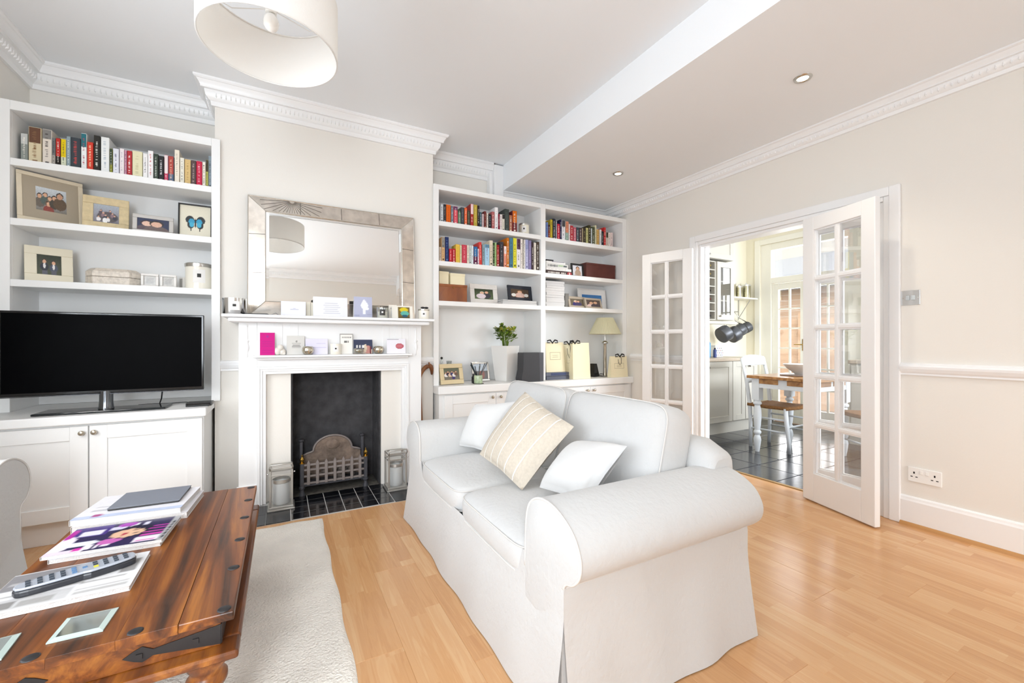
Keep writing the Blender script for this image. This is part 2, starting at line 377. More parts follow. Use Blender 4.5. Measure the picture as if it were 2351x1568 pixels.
# dado rail and skirting
DADO = [(0, .785), (.012, .785), (.012, .795), (.02, .805), (.028, .822), (.03, .835), (.022, .842), (.02, .85), (.008, .856), (0, .856)]
SKIRT = [(0, 0), (.018, 0), (.018, .145), (.014, .155), (.012, .165), (.006, .172), (0, .172)]
DADO = [(a, b+.11) for a, b in DADO]
AR = .085                                          # architrave width
struct(MB().sweep(DADO, [(XR, JY0-AR), (XR, Y0)], -1).obj('trim_6', TRIM))
struct(MB().sweep(DADO, [(XR, 3.36), (XR, JY1+AR)], -1).obj('trim_7', TRIM))
struct(MB().sweep(DADO, [(BXL+.002, YC), (-.255, YC)], -1).obj('trim_8', TRIM))
struct(MB().sweep(DADO, [(.96, YC), (BXR, YC)], -1).obj('trim_9', TRIM))
struct(MB().sweep(SKIRT, [(XR, JY0-AR), (XR, Y0)], -1).obj('baseboard_right', TRIM))
struct(MB().sweep(SKIRT, [(XL, Y0), (XL, 3.1)], -1).obj('baseboard_left', TRIM))
struct(MB().sweep(SKIRT, [(XR, Y0), (XL, Y0)], -1).obj('baseboard_front', TRIM))
struct(MB().sweep([(.018, 0), (.034, 0), (.03, .01), (.024, .017), (.018, .019)], [(XR, JY0-AR), (XR, Y0)], -1).obj('trim_10', mat('wood_bead', 'b9874f', .4)))
# architrave + jambs of the kitchen opening
m = MB()
ap = [(0, .0), (.0, .085), (.012, .085), (.024, .075), (.024, .06), (.018, .05), (.016, .02), (.01, 0)]
m.box(XR-.022, XR, JY0-AR, JY0-.03, 0, HEAD+AR); m.box(XR-.014, XR, JY0-.03, JY0, 0, HEAD+.03)
m.box(XR-.022, XR, JY1+.03, JY1+AR, 0, HEAD+AR); m.box(XR-.014, XR, JY1, JY1+.03, 0, HEAD+.03)
m.box(XR-.022, XR, JY0-.03, JY1+.03, HEAD+.03, HEAD+AR); m.box(XR-.014, XR, JY0, JY1, HEAD, HEAD+.03)
struct(m.obj('trim_11', TRIM, bevel=.005))
m = MB(); t = .022
m.box(XR, XR+WT, JY0, JY0+t, 0, HEAD); m.box(XR, XR+WT, JY1-t, JY1, 0, HEAD); m.box(XR, XR+WT, JY0+t, JY1-t, HEAD-t, HEAD)
m.box(XR+.05, XR+.075, JY0+t, JY0+t+.012, 0, HEAD-t); m.box(XR+.05, XR+.075, JY1-t-.012, JY1-t, 0, HEAD-t)
struct(m.obj('trim_12', TRIM, bevel=.003))
struct(bx('trim_13', XR+.045, XR+.075, JY0+t, JY1-t, -.009, .006, mat('threshold_strip', 'b08d5c', .35, .3), bevel=.003))

# glazed folding leaves (2 x 5 panes)
def leaf(n, p, ang, w, h=1.935, th=.038):
    M = Matrix.Translation((p[0], p[1], .008)) @ Matrix.Rotation(ang, 4, 'Z'); s, tr, br = .085, .09, .19
    f = MB(); y0, y1 = -th/2, th/2
    f.box(0, s, y0, y1, 0, h, M); f.box(w-s, w, y0, y1, 0, h, M); f.box(s, w-s, y0, y1, 0, br, M); f.box(s, w-s, y0, y1, h-tr, h, M)
    o = struct(f.obj('door_%d' % n, TRIM, bevel=.004)); gb = .022
    MB().box(w/2-gb/2, w/2+gb/2, y0+.006, y1-.006, br, h-tr, M).obj('glazing_bar', TRIM, o, bevel=.004)
    ph = (h-tr-br)/5
    for j in range(1, 5):
        for a, b in ((s, w/2-gb/2), (w/2+gb/2, w-s)): MB().box(a, b, y0+.006, y1-.006, br+ph*j-gb/2, br+ph*j+gb/2, M).obj('glazing_bar', TRIM, o, bevel=.004)
    for j in range(5):
        for a, b in ((s, w/2-gb/2), (w/2+gb/2, w-s)):
            MB().box(a, b, -.002, .002, br+ph*j+(gb/2 if j else 0), br+ph*(j+1)-(gb/2 if j < 4 else 0), M).obj('pane', GLASS, o)
            bd = MB()
            z0, z1 = br+ph*j+(gb/2 if j else 0), br+ph*(j+1)-(gb/2 if j < 4 else 0)
            for (xa, xb, za, zb) in ((a, a+.008, z0, z1), (b-.008, b, z0, z1), (a+.008, b-.008, z0, z0+.008), (a+.008, b-.008, z1-.008, z1)): bd.box(xa, xb, y0+.012, y1-.012, za, zb, M)
            bd.obj('glazing_bead', TRIM, o)
    return o
def seg_leaf(n, a, b, **k): return leaf(n, a, atan2(b[1]-a[1], b[0]-a[0]), hypot(b[0]-a[0], b[1]-a[1]), **k)
seg_leaf(1, (3.262, 2.56), (3.115, 3.02))                       # folded back on the wall beside the shelves
seg_leaf(2, (XR+.03, JY0+.03), (XR+.03, 1.655))                 # standing shut in the opening
seg_leaf(3, (3.05, 1.135), (3.212, 1.605))                      # folded back onto the shut one

# light switch and socket on the right wall
def onwall(px, py): p = atx(px, py, XR); return p
a, b = onwall(2068, 668), onwall(2114, 700)
t = thing('light_switch', 'square chrome double rocker light switch on the wall beside the glazed doors', 'switch', (XR, (a.y+b.y)/2, (a.z+b.z)/2))
w, h = abs(a.y-b.y), .088
w = .088
MB().box(-.004, 0, -w/2, w/2, -h/2, h/2).obj('plate', CHROME, t, bevel=.003)
for s in (-1, 1):
    MB().box(-.009, -.004, s*.012-.009, s*.012+.009, -.014, .014).obj('rocker', mat('switch_rocker', 'bfc4c4', .3, .3), t, bevel=.002)
    MB().lathe([(.004, 0), (.003, .002)], seg=10, M=Matrix.Translation((-.004, s*.034, 0)) @ Matrix.Rotation(-pi/2, 4, 'Y')).obj('screw', SILVER, t)
a = onwall(2083, 1098); b = onwall(2166, 1148)
t = thing('power_socket', 'white double wall socket above the skirting board', 'socket', (XR, (a.y+b.y)/2, .305))
WP = mat('white_plastic', 'f0efec', .35)
MB().box(-.009, 0, -.074, .074, -.043, .043).obj('plate', WP, t, bevel=.003)
for s in (-1, 1):
    MB().box(-.012, -.009, s*.012-.007, s*.012+.007, .008, .03).obj('rocker', WP, t, bevel=.002)
    for (yy, zz, hw, hh) in ((0, .012, .0035, .006), (-.011, -.012, .005, .0025), (.011, -.012, .005, .0025)):
        MB().box(-.0095, -.0088, s*.045+yy-hw, s*.045+yy+hw, zz-hh, zz+hh).obj('pin_hole', BLACK, t)

# downlights
for k, (px, py, lb) in enumerate(((1843, 179, 'recessed downlight with a chrome ring, the nearer of two in the lowered ceiling'), (1419, 398, 'recessed downlight with a chrome ring, in the lowered ceiling close to the bookshelves'))):
    p = atz(px, py, ZR); t = thing('downlight', lb, 'light', (p.x, p.y, ZR), 0, 'downlights in the lowered ceiling')
    MB().lathe([(.028, -.003), (.032, -.008), (.042, -.007), (.046, 0)], seg=28, cap=False).obj('ring', SILVER, t, smooth=1)
    MB().lathe([(.027, -.004), (.0001, -.004)], seg=24, cap=False).obj('bulb', mat('lit_bulb', 'fff6e0', .5, emit='fff2d8', estr=14), t)
    l = bpy.data.lights.new('downlight_beam', 'SPOT'); l.energy = 12; l.spot_size = R(110); l.spot_blend = .8; l.color = (1, .9, .75); l.shadow_soft_size = .03
    o = bpy.data.objects.new('downlight_beam', l); C.objects.link(o); o.location = (p.x, p.y, ZR-.02)

# ================================================================ BUILT-IN SHELVES AND CABINETS
YF = 3.43                                         # front of the face frames
def knob(c, name='knob', m=None, r=.014):
    return MB().lathe([(r*.45, 0), (r*.4, .008), (r*.9, .014), (r, .02), (r*.8, .027), (r*.3, .03)], seg=14, M=Matrix.Translation(c) @ Matrix.Rotation(pi/2, 4, 'X'))
def bookcase(label, x0, x1, zb, ztop, stiles, shelves, zopen, overlap=(0, 0)):
    t = thing('bookcase', label, 'bookcase', ((x0+x1)/2, YB-.002, zb)); cx, cz = (x0+x1)/2, zb
    L = lambda a, b, c, d, e, f: (a-cx, b-cx, c-(YB-.002), d-(YB-.002), e-cz, f-cz)
    def P(n, *a, **k): return MB().box(*L(*a)).obj(n, JOIN, t, bevel=.002, **k)
    P('back_panel', x0+.01, x1-.01, YB-.016, YB-.002, zb, ztop-.01)
    for i, (a, b) in enumerate(stiles):
        P('upright', a, b, YF, YF+.022, zb, ztop)
        c = (a+b)/2; w = .018
        if i == 0: P('side_panel', b-w, b, YF+.022, YB-.016, zb, ztop-.012)
        elif i == len(stiles)-1: P('side_panel', a, a+w, YF+.022, YB-.016, zb, ztop-.012)
        else: P('side_panel', a, b, YF+.022, YB-.016, zb, ztop-.012)
    for i in range(len(stiles)-1):
        a, b = stiles[i][1], stiles[i+1][0]
        P('top_rail', a, b, YF, YF+.022, zopen, ztop); P('top_panel', a, b, YF+.022, YB-.016, zopen, zopen+.02)
        for z in shelves[i]: P('shelf', a, b, YF+.002, YB-.016, z-.04, z)
    return t
ZS = (1.446, 1.793, 2.131)
bookcase('white built-in bookcase above the television', XL+.002, -.37, .695, 2.455, [(XL+.002, -1.348), (-.4186, -.37)], [ZS], 2.402)
ZS2 = (1.443, 1.783, 2.122); ZS3 = (1.443, 1.765, 2.112)
bookcase('wide white built-in double bookcase in the alcove beside the glazed doors', 1.118, XR-.002, .722, 2.43, [(1.118, 1.1635), (2.187, 2.241), (3.235, XR-.002)], [ZS2, ZS3], 2.386)

def cabinet(label, x0, x1, yf, ztop, doors, kn, plinth=.13):
    t = thing('cabinet', label, 'cabinet', ((x0+x1)/2, YB, 0)); cx = (x0+x1)/2
    B = lambda n, a, b, c, d, e, f, par=t, bv=.002, m=JOIN: MB().box(a-cx, b-cx, c-YB, d-YB, e, f).obj(n, m, par, bevel=bv)
    B('carcass', x0, x1, yf, YB-.002, plinth, ztop); B('plinth', x0, x1, yf+.03, YB-.002, 0, plinth)
    for i, (a, b) in enumerate(doors):
        z0, z1 = plinth+.002, ztop-.012; th = .02; y = yf-th; s = .075
        d = B('door', a+.0015, b-.0015, y+.009, yf, z0, z1)
        B('stile', a+.0015, a+s, y, y+.009, z0, z1, d); B('stile', b-s, b-.0015, y, y+.009, z0, z1, d)
        B('rail', a+s, b-s, y, y+.009, z0, z0+s, d); B('rail', a+s, b-s, y, y+.009, z1-s, z1, d)
        k = kn[i]
        if k: knob((k-cx, y-YB, z1-.035)).obj('knob', mat('cut_glass_knob', 'b5ab9a', .15, .7), d, smooth=SM)
    return t
cabinet('white two-door cabinet under the television', XL+.002, -.42, 3.145, .645, [(XL+.006, -.932), (-.93, -.425)], [-.955, -.905])
cabinet('white panelled cabinet running under the wide bookcase', 1.14, XR-.004, 3.36, .655, [(1.18, 1.66), (1.66, 2.2), (2.2, 2.72), (2.72, 3.25)], [1.62, 1.70, 2.68, 2.76])
def counter(label, x0, x1, y0, z0, z1):
    o = MB().box(x0, x1, y0, YB-.02, z0, z1).obj('cabinet_worktop', JOIN, bevel=.008, seg=3); return tag(o, label, 'worktop')
counter('white worktop shelf carrying the television', XL+.002, -.404, 3.10, .645, .695)
counter('long white worktop shelf carrying the planter, gift bags and table lamp', 1.123, XR-.003, 3.32, .655, .722)

# ================================================================ FIREPLACE
SF = 3.25                                          # front of the surround
t = thing('fireplace_surround', 'white painted fireplace surround with two mantel shelves', 'fireplace', (.355, YC, 0))
def S(n, x0, x1, y0, y1, z0, z1, bv=.003, par=None, m=TRIM): z0 = max(z0, .0068); return MB().box(x0-.355, x1-.355, y0-YC, y1-YC, z0, z1).obj(n, m, par or t, bevel=bv)
S('pilaster', -.252, -.148, SF, YC-.001, 0, 1.22); S('pilaster', .858, .958, SF, YC-.001, 0, 1.22)
S('frieze', -.148, .858, SF, YC-.001, .925, 1.22)
S('plinth_block', -.262, -.148, SF-.012, SF, 0, .15); S('plinth_block', .858, .968, SF-.012, SF, 0, .15)
MB().sweep([(0, 0), (.012, 0), (.012, .01), (.004, .022), (0, .022)], [(-.262-.355, YC-YC), (-.262-.355, SF-.012-YC), (-.148-.355, SF-.012-YC)], 1)
S('mantel_shelf', -.328, 1.012, 3.08, YC-.001, 1.246, 1.265, .005)
S('mantel_moulding', -.298, .985, 3.11, YC-.001, 1.218, 1.246, .01)
S('lower_shelf', -.172, .866, 3.165, SF, .989, 1.004, .004); S('shelf_moulding', -.15, .845, 3.20, SF, .972, .989, .008)
# stepped picture-frame moulding round the opening
for k, (o, y0, w) in enumerate(((0, .0, .016), (.016, .007, .014), (.03, .016, .02))):
    xa, xb, zt = -.148+o, .858-o, .925-o
    S('moulding', xa, xa+w, SF-.012+y0, SF+.06, 0, zt, .002); S('moulding', xb-w, xb, SF-.012+y0, SF+.06, 0, zt, .002); S('moulding', xa+w, xb-w, SF-.012+y0, SF+.06, zt-w, zt, .002)
S('side_panel', -.10, FX0, SF+.045, YC-.001, 0, .878, .001, m=WALL); S('side_panel', FX1, .81, SF+.045, YC-.001, 0, .878, .001, m=WALL)
for x in (-.05, .045, .66, .755):                   # fluted strips on the frieze
    S('reeding', x, x+.05, SF-.004, SF, 1.005, 1.215, .002)
for x in (-.205, .915):                             # turned split balusters
    MB().lathe([(.0, 0), (.006, .012), (.004, .03), (.012, .055), (.013, .075), (.007, .1), (.012, .11), (.012, .116), (.006, .122), (.006, .15), (.004, .2), (.007, .215), (.001, .225)], (x-.355, SF-YC, .985), 12).obj('split_baluster', TRIM, t, smooth=SM)
# blackened fire chamber
SOOT = mat('soot_black_render', '3d3c3e', .85, bump=.6, bscale=35, var=.35, vscale=14)
t = thing('fireplace_chamber', 'blackened fire chamber lining behind the basket grate', 'fireplace', ((FX0+FX1)/2, 3.6, 0))
cx = (FX0+FX1)/2
for n, a in (('back_plate', (FX0+.002, FX1-.002, 3.585, 3.6, .0075, .9)), ('side_plate', (FX0+.001, FX0+.012, SF+.065, 3.585, .0075, .9)), ('side_plate', (FX1-.012, FX1-.001, SF+.065, 3.585, .0075, .9)), ('lintel_plate', (FX0+.012, FX1-.012, SF+.065, 3.585, .88, .9))):
    MB().box(a[0]-cx, a[1]-cx, a[2]-3.6, a[3]-3.6, a[4], a[5]).obj(n, SOOT, t)
# hearth: dark slab sides, small glazed tiles in the middle, separate tiles with pale grout
HT = mat('hearth_glazed_tile', '17181c', .12, coat=.4); HS = mat('hearth_slab', '2a2b2e', .25, var=.2, vscale=15)
t = thing('hearth', 'black tiled hearth with pale grout in front of the grate', 'hearth', (.35, HY+.1, 0))
MB().box(HX0-.35, HX1-.35, -.098, .318, -.009, .0042).obj('grout_bed', mat('grout', 'c4c4c2', .8), t)
MB().box(FX0+.013-.35, FX1-.013-.35, .3185, 3.584-HY-.1, -.009, .0055).obj('chamber_floor', mat('ash_stone', '5a5650', .9, var=.4, vscale=25), t)
tx = [(-.0, .105), (.107, .212), (.214, .319), (.321, .426), (.428, .533), (.535, .64), (.642, .70)]
for i in range(6):
    for j in range(4):
        x0 = .045+i*.1045; y0 = .003+j*.104-.1
        MB().box(x0-.35+.002, x0-.35+.1025, y0+.002, y0+.1015, .0005, .0062).obj('tile', HT, t, bevel=.0015, seg=1)
for a, b in ((HX0, .043), (.674, HX1)):
    n = 3
    for i in range(n):
        for j in range(2):
            w = (b-a)/n; MB().box(a+w*i-.35+.001, a+w*(i+1)-.35-.001, -.098+j*.168, -.098+(j+1)*.168-.0015, .0005, .0062).obj('tile', HS, t, bevel=.001, seg=1)
# fire basket
t = thing('fire_grate', 'cast iron fire basket with arched rusty back plate and brass finials', 'grate', (.335, 3.32, .006))
RUST = mat('rusty_iron', '7a6a5e', .75, .3, bump=.4, bscale=60, var=.4, vscale=18); GREYIRON = mat('burnt_iron', '8d8480', .7, .4, bump=.3, bscale=60)
w = .215
for s in (-1, 1):
    MB().lathe([(.02, 0), (.02, .012), (.012, .03), (.014, .045), (.02, .05), (.02, .06), (.014, .066)], (s*w, 0, 0), 10).obj('foot', BLACKIRON, t, smooth=SM)
    MB().box(s*w-.012, s*w+.012, -.012, .012, .066, .225).obj('post', BLACKIRON, t, bevel=.003)
    MB().lathe([(.018, 0), (.018, .006), (.009, .01), (.014, .022), (.016, .032), (.009, .044), (.004, .05), (.006, .057), (.001, .064)], (s*w, 0, .225), 12).obj('finial', BRASS, t, smooth=SM)
    MB().box(s*w-.01, s*w+.01, .15, .17, 0, .345).obj('post', BLACKIRON, t, bevel=.002)
    MB().lathe([(.014, 0), (.02, .008), (.02, .016), (.012, .022)], (s*w, .16, .345), 10).obj('finial', BLACKIRON, t, smooth=SM)
    MB().box(s*w-.006, s*w+.006, .012, .15, .085, .1).obj('side_bar', BLACKIRON, t); MB().box(s*w-.006, s*w+.006, .012, .15, .16, .175).obj('side_bar', BLACKIRON, t)
for z in (.075, .125, .17, .205): MB().box(-w+.012, w-.012, -.006, .004, z, z+.014).obj('cross_bar', GREYIRON, t, bevel=.002)
for i in range(7):
    x = -w+.012+(i+.5)*(2*w-.024)/7; MB().prism([(x-.01, .072), (x+.01, .072), (x+.01, .225), (x, .245), (x-.01, .225)], 'y', -.012, -.004).obj('upright_bar', GREYIRON, t, bevel=.002)
MB().box(-w+.01, w-.01, .0, .15, .06, .072).obj('base_plate', BLACKIRON, t)
arc = [(-.2, .06), (-.2, .25), (-.175, .262), (-.15, .268)]+[(.135*cos(pi-a*pi/14), .275+.105*sin(a*pi/14)) for a in range(15)]+[(.15, .268), (.175, .262), (.2, .25), (.2, .06)]
MB().prism(arc, 'y', .136, .148).obj('back_plate', RUST, t, bevel=.002)
MB().tube([(x, .135, z) for x, z in arc[1:-1]], .008, 6).obj('plate_rim', GREYIRON, t, smooth=1)
MB().ball((0, .138, .31), .055, .008, .04).obj('plate_relief', RUST, t, smooth=1)
rnd = random.Random(3)
COAL = mat('ash_coal', '6c645e', .9, bump=.8, bscale=30, var=.5, vscale=20)
for i in range(16):
    c = (rnd.uniform(-.17, .17), rnd.uniform(.03, .12), .092+rnd.uniform(0, .06)); MB().ball(c, rnd.uniform(.018, .03), rnd.uniform(.015, .025), rnd.uniform(.015, .022), 6, 4).obj('coal', COAL, t)

# candle lanterns on the hearth
def lantern(label, loc):
    t = thing('candle_lantern', label, 'lantern', loc, 0, 'pewter lanterns on the hearth'); h, w = .27, .062
    MB().box(-.078, .078, -.078, .078, 0, .012).box(-.07, .07, -.07, .07, .012, .026).obj('base', PEWTER, t, bevel=.003)
    for a in (-1, 1):
        for b in (-1, 1): MB().box(a*w-.006, a*w+.006, b*w-.006, b*w+.006, .026, h).obj('post', PEWTER, t, bevel=.002)
    for z in (h-.006, h-.05):
        f = MB()
        for (x0, x1, y0, y1) in ((-w, w, -w-.005, -w+.005), (-w, w, w-.005, w+.005), (-w-.005, -w+.005, -w+.005, w-.005), (w-.005, w+.005, -w+.005, w-.005)): f.box(x0, x1, y0, y1, z, z+.01)
        f.obj('top_frame' if z > .25 else 'rail_frame', PEWTER, t, bevel=.001)
    MB().tube([(-w, -w, h-.012), (-w-.004, -w-.02, h+.01), (-w, -w-.02, h+.03), (w, -w-.02, h+.03), (w+.004, -w-.02, h+.01), (w, -w, h-.012)], .005, 6).obj('handle', PEWTER, t, smooth=1)
    for s in (-1, 1): MB().ball((s*(w+.014), -w, h-.03), .006).obj('knob', CHROME, t, smooth=1)
    MB().lathe([(.048, .027), (.05, .032), (.05, .17), (.047, .17), (.047, .034), (.0001, .032)], seg=24, cap=False).obj('glass_cylinder', FROST, t, smooth=SM)
    MB().lathe([(.051, .165), (.054, .168), (.054, .186), (.05, .188)], seg=24, cap=False).obj('collar', PEWTER, t, smooth=SM)
    return t
ln = lantern('pewter glass candle lantern standing on the hearth nearer the coffee table', (-.008, 3.16, .006))
dup(ln, (.738, 3.165, .006), label='pewter glass candle lantern standing on the hearth beside the sofa arm')

# horse-head walking cane leaning beside the surround
t = thing('walking_cane', 'carved wooden walking cane with a horse head handle leaning by the surround', 'cane', (1.0, 3.40, 0))
pts = [(.02, 0, 0), (.012, .0, .3), (.002, .01, .6), (-.008, .02, .74), (-.006, .02, .80), (.012, .02, .85), (.045, .02, .885), (.075, .02, .895)]
MB().tube(pts, [.008, .009, .01, .012, .014, .017, .02, .02], 10).obj('shaft', CANE, t, smooth=1, sub=1)
MB().tube([(.066, .02, .896), (.088, .02, .892), (.098, .02, .868), (.099, .02, .835), (.097, .02, .815)], [.019, .023, .019, .012, .009], 10).obj('horse_head', CANE, t, smooth=1, sub=1)
for s in (-1, 1): MB().ball((.075, .02+s*.011, .912), .005, .004, .012).obj('ear', CANE, t, smooth=1)
MB().lathe([(.009, 0), (.01, .03)], (.02, 0, 0), 10).obj('ferrule', BLACK, t)

# ================================================================ MIRROR OVER THE MANTEL
t = thing('mantel_mirror', 'large rectangular faceted-edge mirror with antiqued mirror-glass frame above the mantel', 'mirror', (.3685, 3.366, 1.2685))
t.rotation_euler = (-R(3.1), 0, 0)
MIR = mat('mirror_glass', 'f0f0ee', .01, 1)
AM = mat('antique_mirror', 'e4dcd2', .2, 1, bump=.12, bscale=9, var=.16, vscale=16)
w, h, b = 1.158, .845, .105; x0, x1 = -w/2, w/2; yo, yi = .024, .0
MB().box(x0+.004, x1-.004, .03, .046, .004, h-.004).obj('backing', BLACK, t)
MB().box(x0+b, x1-b, yi+.006, yi+.012, b, h-b).obj('mirror_plate', MIR, t)
q = MB(); e = .022                                   # polished bevel round the plate
a0, a1, c0, c1 = x0+b, x1-b, b, h-b
for p in (((a0, c0), (a1, c0), (a1-e, c0+e), (a0+e, c0+e)), ((a1, c0), (a1, c1), (a1-e, c1-e), (a1-e, c0+e)), ((a1, c1), (a0, c1), (a0+e, c1-e), (a1-e, c1-e)), ((a0, c1), (a0, c0), (a0+e, c0+e), (a0+e, c1-e))):
    q.add([(p[0][0], .0058, p[0][1]), (p[1][0], .0058, p[1][1]), (p[2][0], .0035, p[2][1]), (p[3][0], .0035, p[3][1])], [(0, 1, 2, 3)])
q.obj('bevelled_rim', MIR, t)
def fpiece(o0, o1, i1, i0, m):
    d = .003
    vs = [(o0[0], yo, o0[1]), (o1[0], yo, o1[1]), (i1[0], yi, i1[1]), (i0[0], yi, i0[1])]
    vs += [(x, y+.004, z) for x, y, z in vs]
    return MB().add(vs, [(0, 1, 2, 3), (7, 6, 5, 4), (0, 4, 5, 1), (1, 5, 6, 2), (2, 6, 7, 3), (3, 7, 4, 0)]).obj('frame_panel', m, t)
xs = [0, .28, .52, .76, 1]; zs = [0, .36, .68, 1]; g = .0015
def lerp(a, c, k): return a+(c-a)*k
for i in range(4):
    ka, kb = xs[i], xs[i+1]
    O = (x0, x1); I = (x0+b, x1-b)
    oa, ob, ia, ib = lerp(*O, ka)+g*(i > 0), lerp(*O, kb)-g*(i < 3), (max(I[0], lerp(*O, ka)) if i else I[0])+g*(i > 0), (min(I[1], lerp(*O, kb)) if i < 3 else I[1])-g*(i < 3)
    fpiece((oa, h), (ob, h), (ib, h-b), (ia, h-b), AM); fpiece((oa, 0), (ob, 0), (ib, b), (ia, b), AM)
for i in range(3):
    za, zb = zs[i]*h, zs[i+1]*h
    ia, ib = (b if i == 0 else za+g), (h-b if i == 2 else zb-g)
    fpiece((x0, za+g*(i > 0)), (x0, zb-g*(i < 2)), (x0+b, ib), (x0+b, ia), AM); fpiece((x1, za+g*(i > 0)), (x1, zb-g*(i < 2)), (x1-b, ib), (x1-b, ia), AM)
# etched fan on the upper left corner panels
m = MB()
for k in range(17):
    a = pi*(1.03+.94*k/16); c = V((x0+.27, 0, h-.004)); L1, L2 = .016, min(.2, .092/max(.12, abs(sin(a))))
    p, q2 = c+V((cos(a)*L1, 0, sin(a)*L1)), c+V((cos(a)*L2, 0, sin(a)*L2)); n = V((-sin(a), 0, cos(a)))*.0018
    f = lambda v: V((v.x, yi+(yo-yi)*(v.z-(h-b))/b-.0012, v.z))
    m.add([f(p-n), f(p+n), f(q2+n), f(q2-n)], [(0, 1, 2, 3)])
m.obj('etched_fan', mat('etched_grey', '8d857c', .5, .6), t)
SR = mat('mirror_bead', 'd8d4cc', .2, 1)
for p, q2 in (((x0, 0), (x0, h)), ((x0, h), (x1, h)), ((x1, h), (x1, 0)), ((x0+b, b), (x0+b, h-b)), ((x0+b, h-b), (x1-b, h-b)), ((x1-b, h-b), (x1-b, b)), ((x0, h), (x0+b, h-b)), ((x1, h), (x1-b, h-b)), ((x0, 0), (x0+b, b)), ((x1, 0), (x1-b, b)), ((x0+b, b), (x1-b, b))):
    yy = lambda p: yo-.001 if p[0] in (x0, x1) else yi-.001
    MB().tube([(p[0], yy(p), p[1]), (q2[0], yy(q2), q2[1])], .0026, 6).obj('bead', SR, t)

# ================================================================ PENDANT SHADE
LX, LY, LZ, LR, LH = -.04, 1.909, 2.238, .2425, .225
t = thing('pendant_lamp', 'large white drum pendant shade hanging from the ceiling over the coffee table', 'lamp', (LX, LY, LZ))
m = mat('shade_linen', 'f6f4f1', .85, spec=.1, bump=.1, bscale=160); n, l, bb = nodes(m)
tr = n.new('ShaderNodeBsdfTranslucent'); tr.inputs[0].default_value = lin('f6f3ee'); mx = n.new('ShaderNodeMixShader'); mx.inputs[0].default_value = .45
l.new(bb.outputs[0], mx.inputs[1]); l.new(tr.outputs[0], mx.inputs[2]); l.new(mx.outputs[0], n['Material Output'].inputs[0])
MB().lathe([(LR, 0), (LR, LH), (LR-.002, LH), (LR-.002, 0), (LR, 0)], seg=96, cap=False).obj('shade', m, t, smooth=SM)
WIRE = mat('white_wire', 'dcdad6', .4)
for z in (.001, LH-.001): MB().tube([((LR-.004)*cos(a*pi/32), (LR-.004)*sin(a*pi/32), z) for a in range(64)], .0028, 6, True).obj('rim_ring', WIRE, t)
for k in range(3):
    a = k*2*pi/3+.5; MB().tube([((LR-.005)*cos(a), (LR-.005)*sin(a), LH-.003), (.16*cos(a), .16*sin(a), LH-.05), (.022*cos(a), .022*sin(a), LH-.06)], .002, 6).obj('spider_arm', WIRE, t)
MB().lathe([(.02, -.08), (.02, -.02), (.012, .0), (.006, .01)], (0, 0, LH), 16).obj('lamp_holder', WP, t, smooth=SM)
MB().tube([(0, 0, LH), (0, 0, ZC-LZ-.02)], .003, 6).obj('flex', WP, t)
MB().lathe([(.045, -.025), (.045, -.01), (.03, 0)], (0, 0, ZC-LZ), 20).obj('ceiling_rose', WP, t, smooth=SM)
BULB = mat('bulb_glass', 'f4f2ee', .2)
MB().ball((0, 0, LH-.115), .028, .028, .036, 12, 8).obj('bulb', BULB, t, smooth=1)

# ================================================================ TELEVISION
TX0, TX1, TZ0, TZ1, TY = -1.322, -.4347, .795, 1.259, 3.25
t = thing('tv', 'flat black television on a glossy stand in the alcove', 'television', ((TX0+TX1)/2, TY, .696))
w = (TX1-TX0)/2; z0, z1 = TZ0-.696, TZ1-.696
MB().box(-w, w, 0, .035, z0, z1).obj('housing', GLOSSBLACK, t, bevel=.004)
MB().box(-w+.012, w-.012, -.0012, 0, z0+.018, z1-.012).obj('screen', mat('screen_black', '020203', .45, spec=.03), t)
MB().box(-w, w, -.002, 0, z0-.004, z0).obj('lower_trim', mat('dark_chrome', '55565a', .2, 1), t)
MB().lathe([(.036, 0), (.033, .012), (.031, .04), (.03, .1)], (-.02, .02, .012), 20).obj('stand_neck', mat('smoked_chrome', '6d7074', .15, 1), t, smooth=SM)
MB().box(-.29, .27, -.09, .10, 0, .012).obj('stand_base', mat('stand_glass', '1c2022', .08), t, bevel=.004)
p = aty(458, 918, 3.22)
t = thing('set_top_box', 'small flat black set-top box beside the television stand', 'media box', (p.x, 3.24, .696))
MB().box(-.065, .065, -.05, .05, 0, .022).obj('case', BLACK, t, bevel=.003); MB().box(-.06, .06, -.052, -.05, .003, .019).obj('front_panel', GLOSSBLACK, t)
cb = MB(); cb.tube([(-.49, 3.36, .70), (-.55, 3.38, .705), (-.62, 3.39, .702), (-.70, 3.385, .705), (-.78, 3.375, .704)], .003, 6); tag(cb.obj('power_cable', BLACK, smooth=1), 'black cable looping from the set-top box to the television stand', 'cable')
cb = MB(); cb.tube([(-.68, 3.38, .70), (-.665, 3.36, .74), (-.65, 3.32, .83)], .004, 6); tag(cb.obj('aerial_cable', BLACK, smooth=1), 'short black cable rising behind the television stand', 'cable')

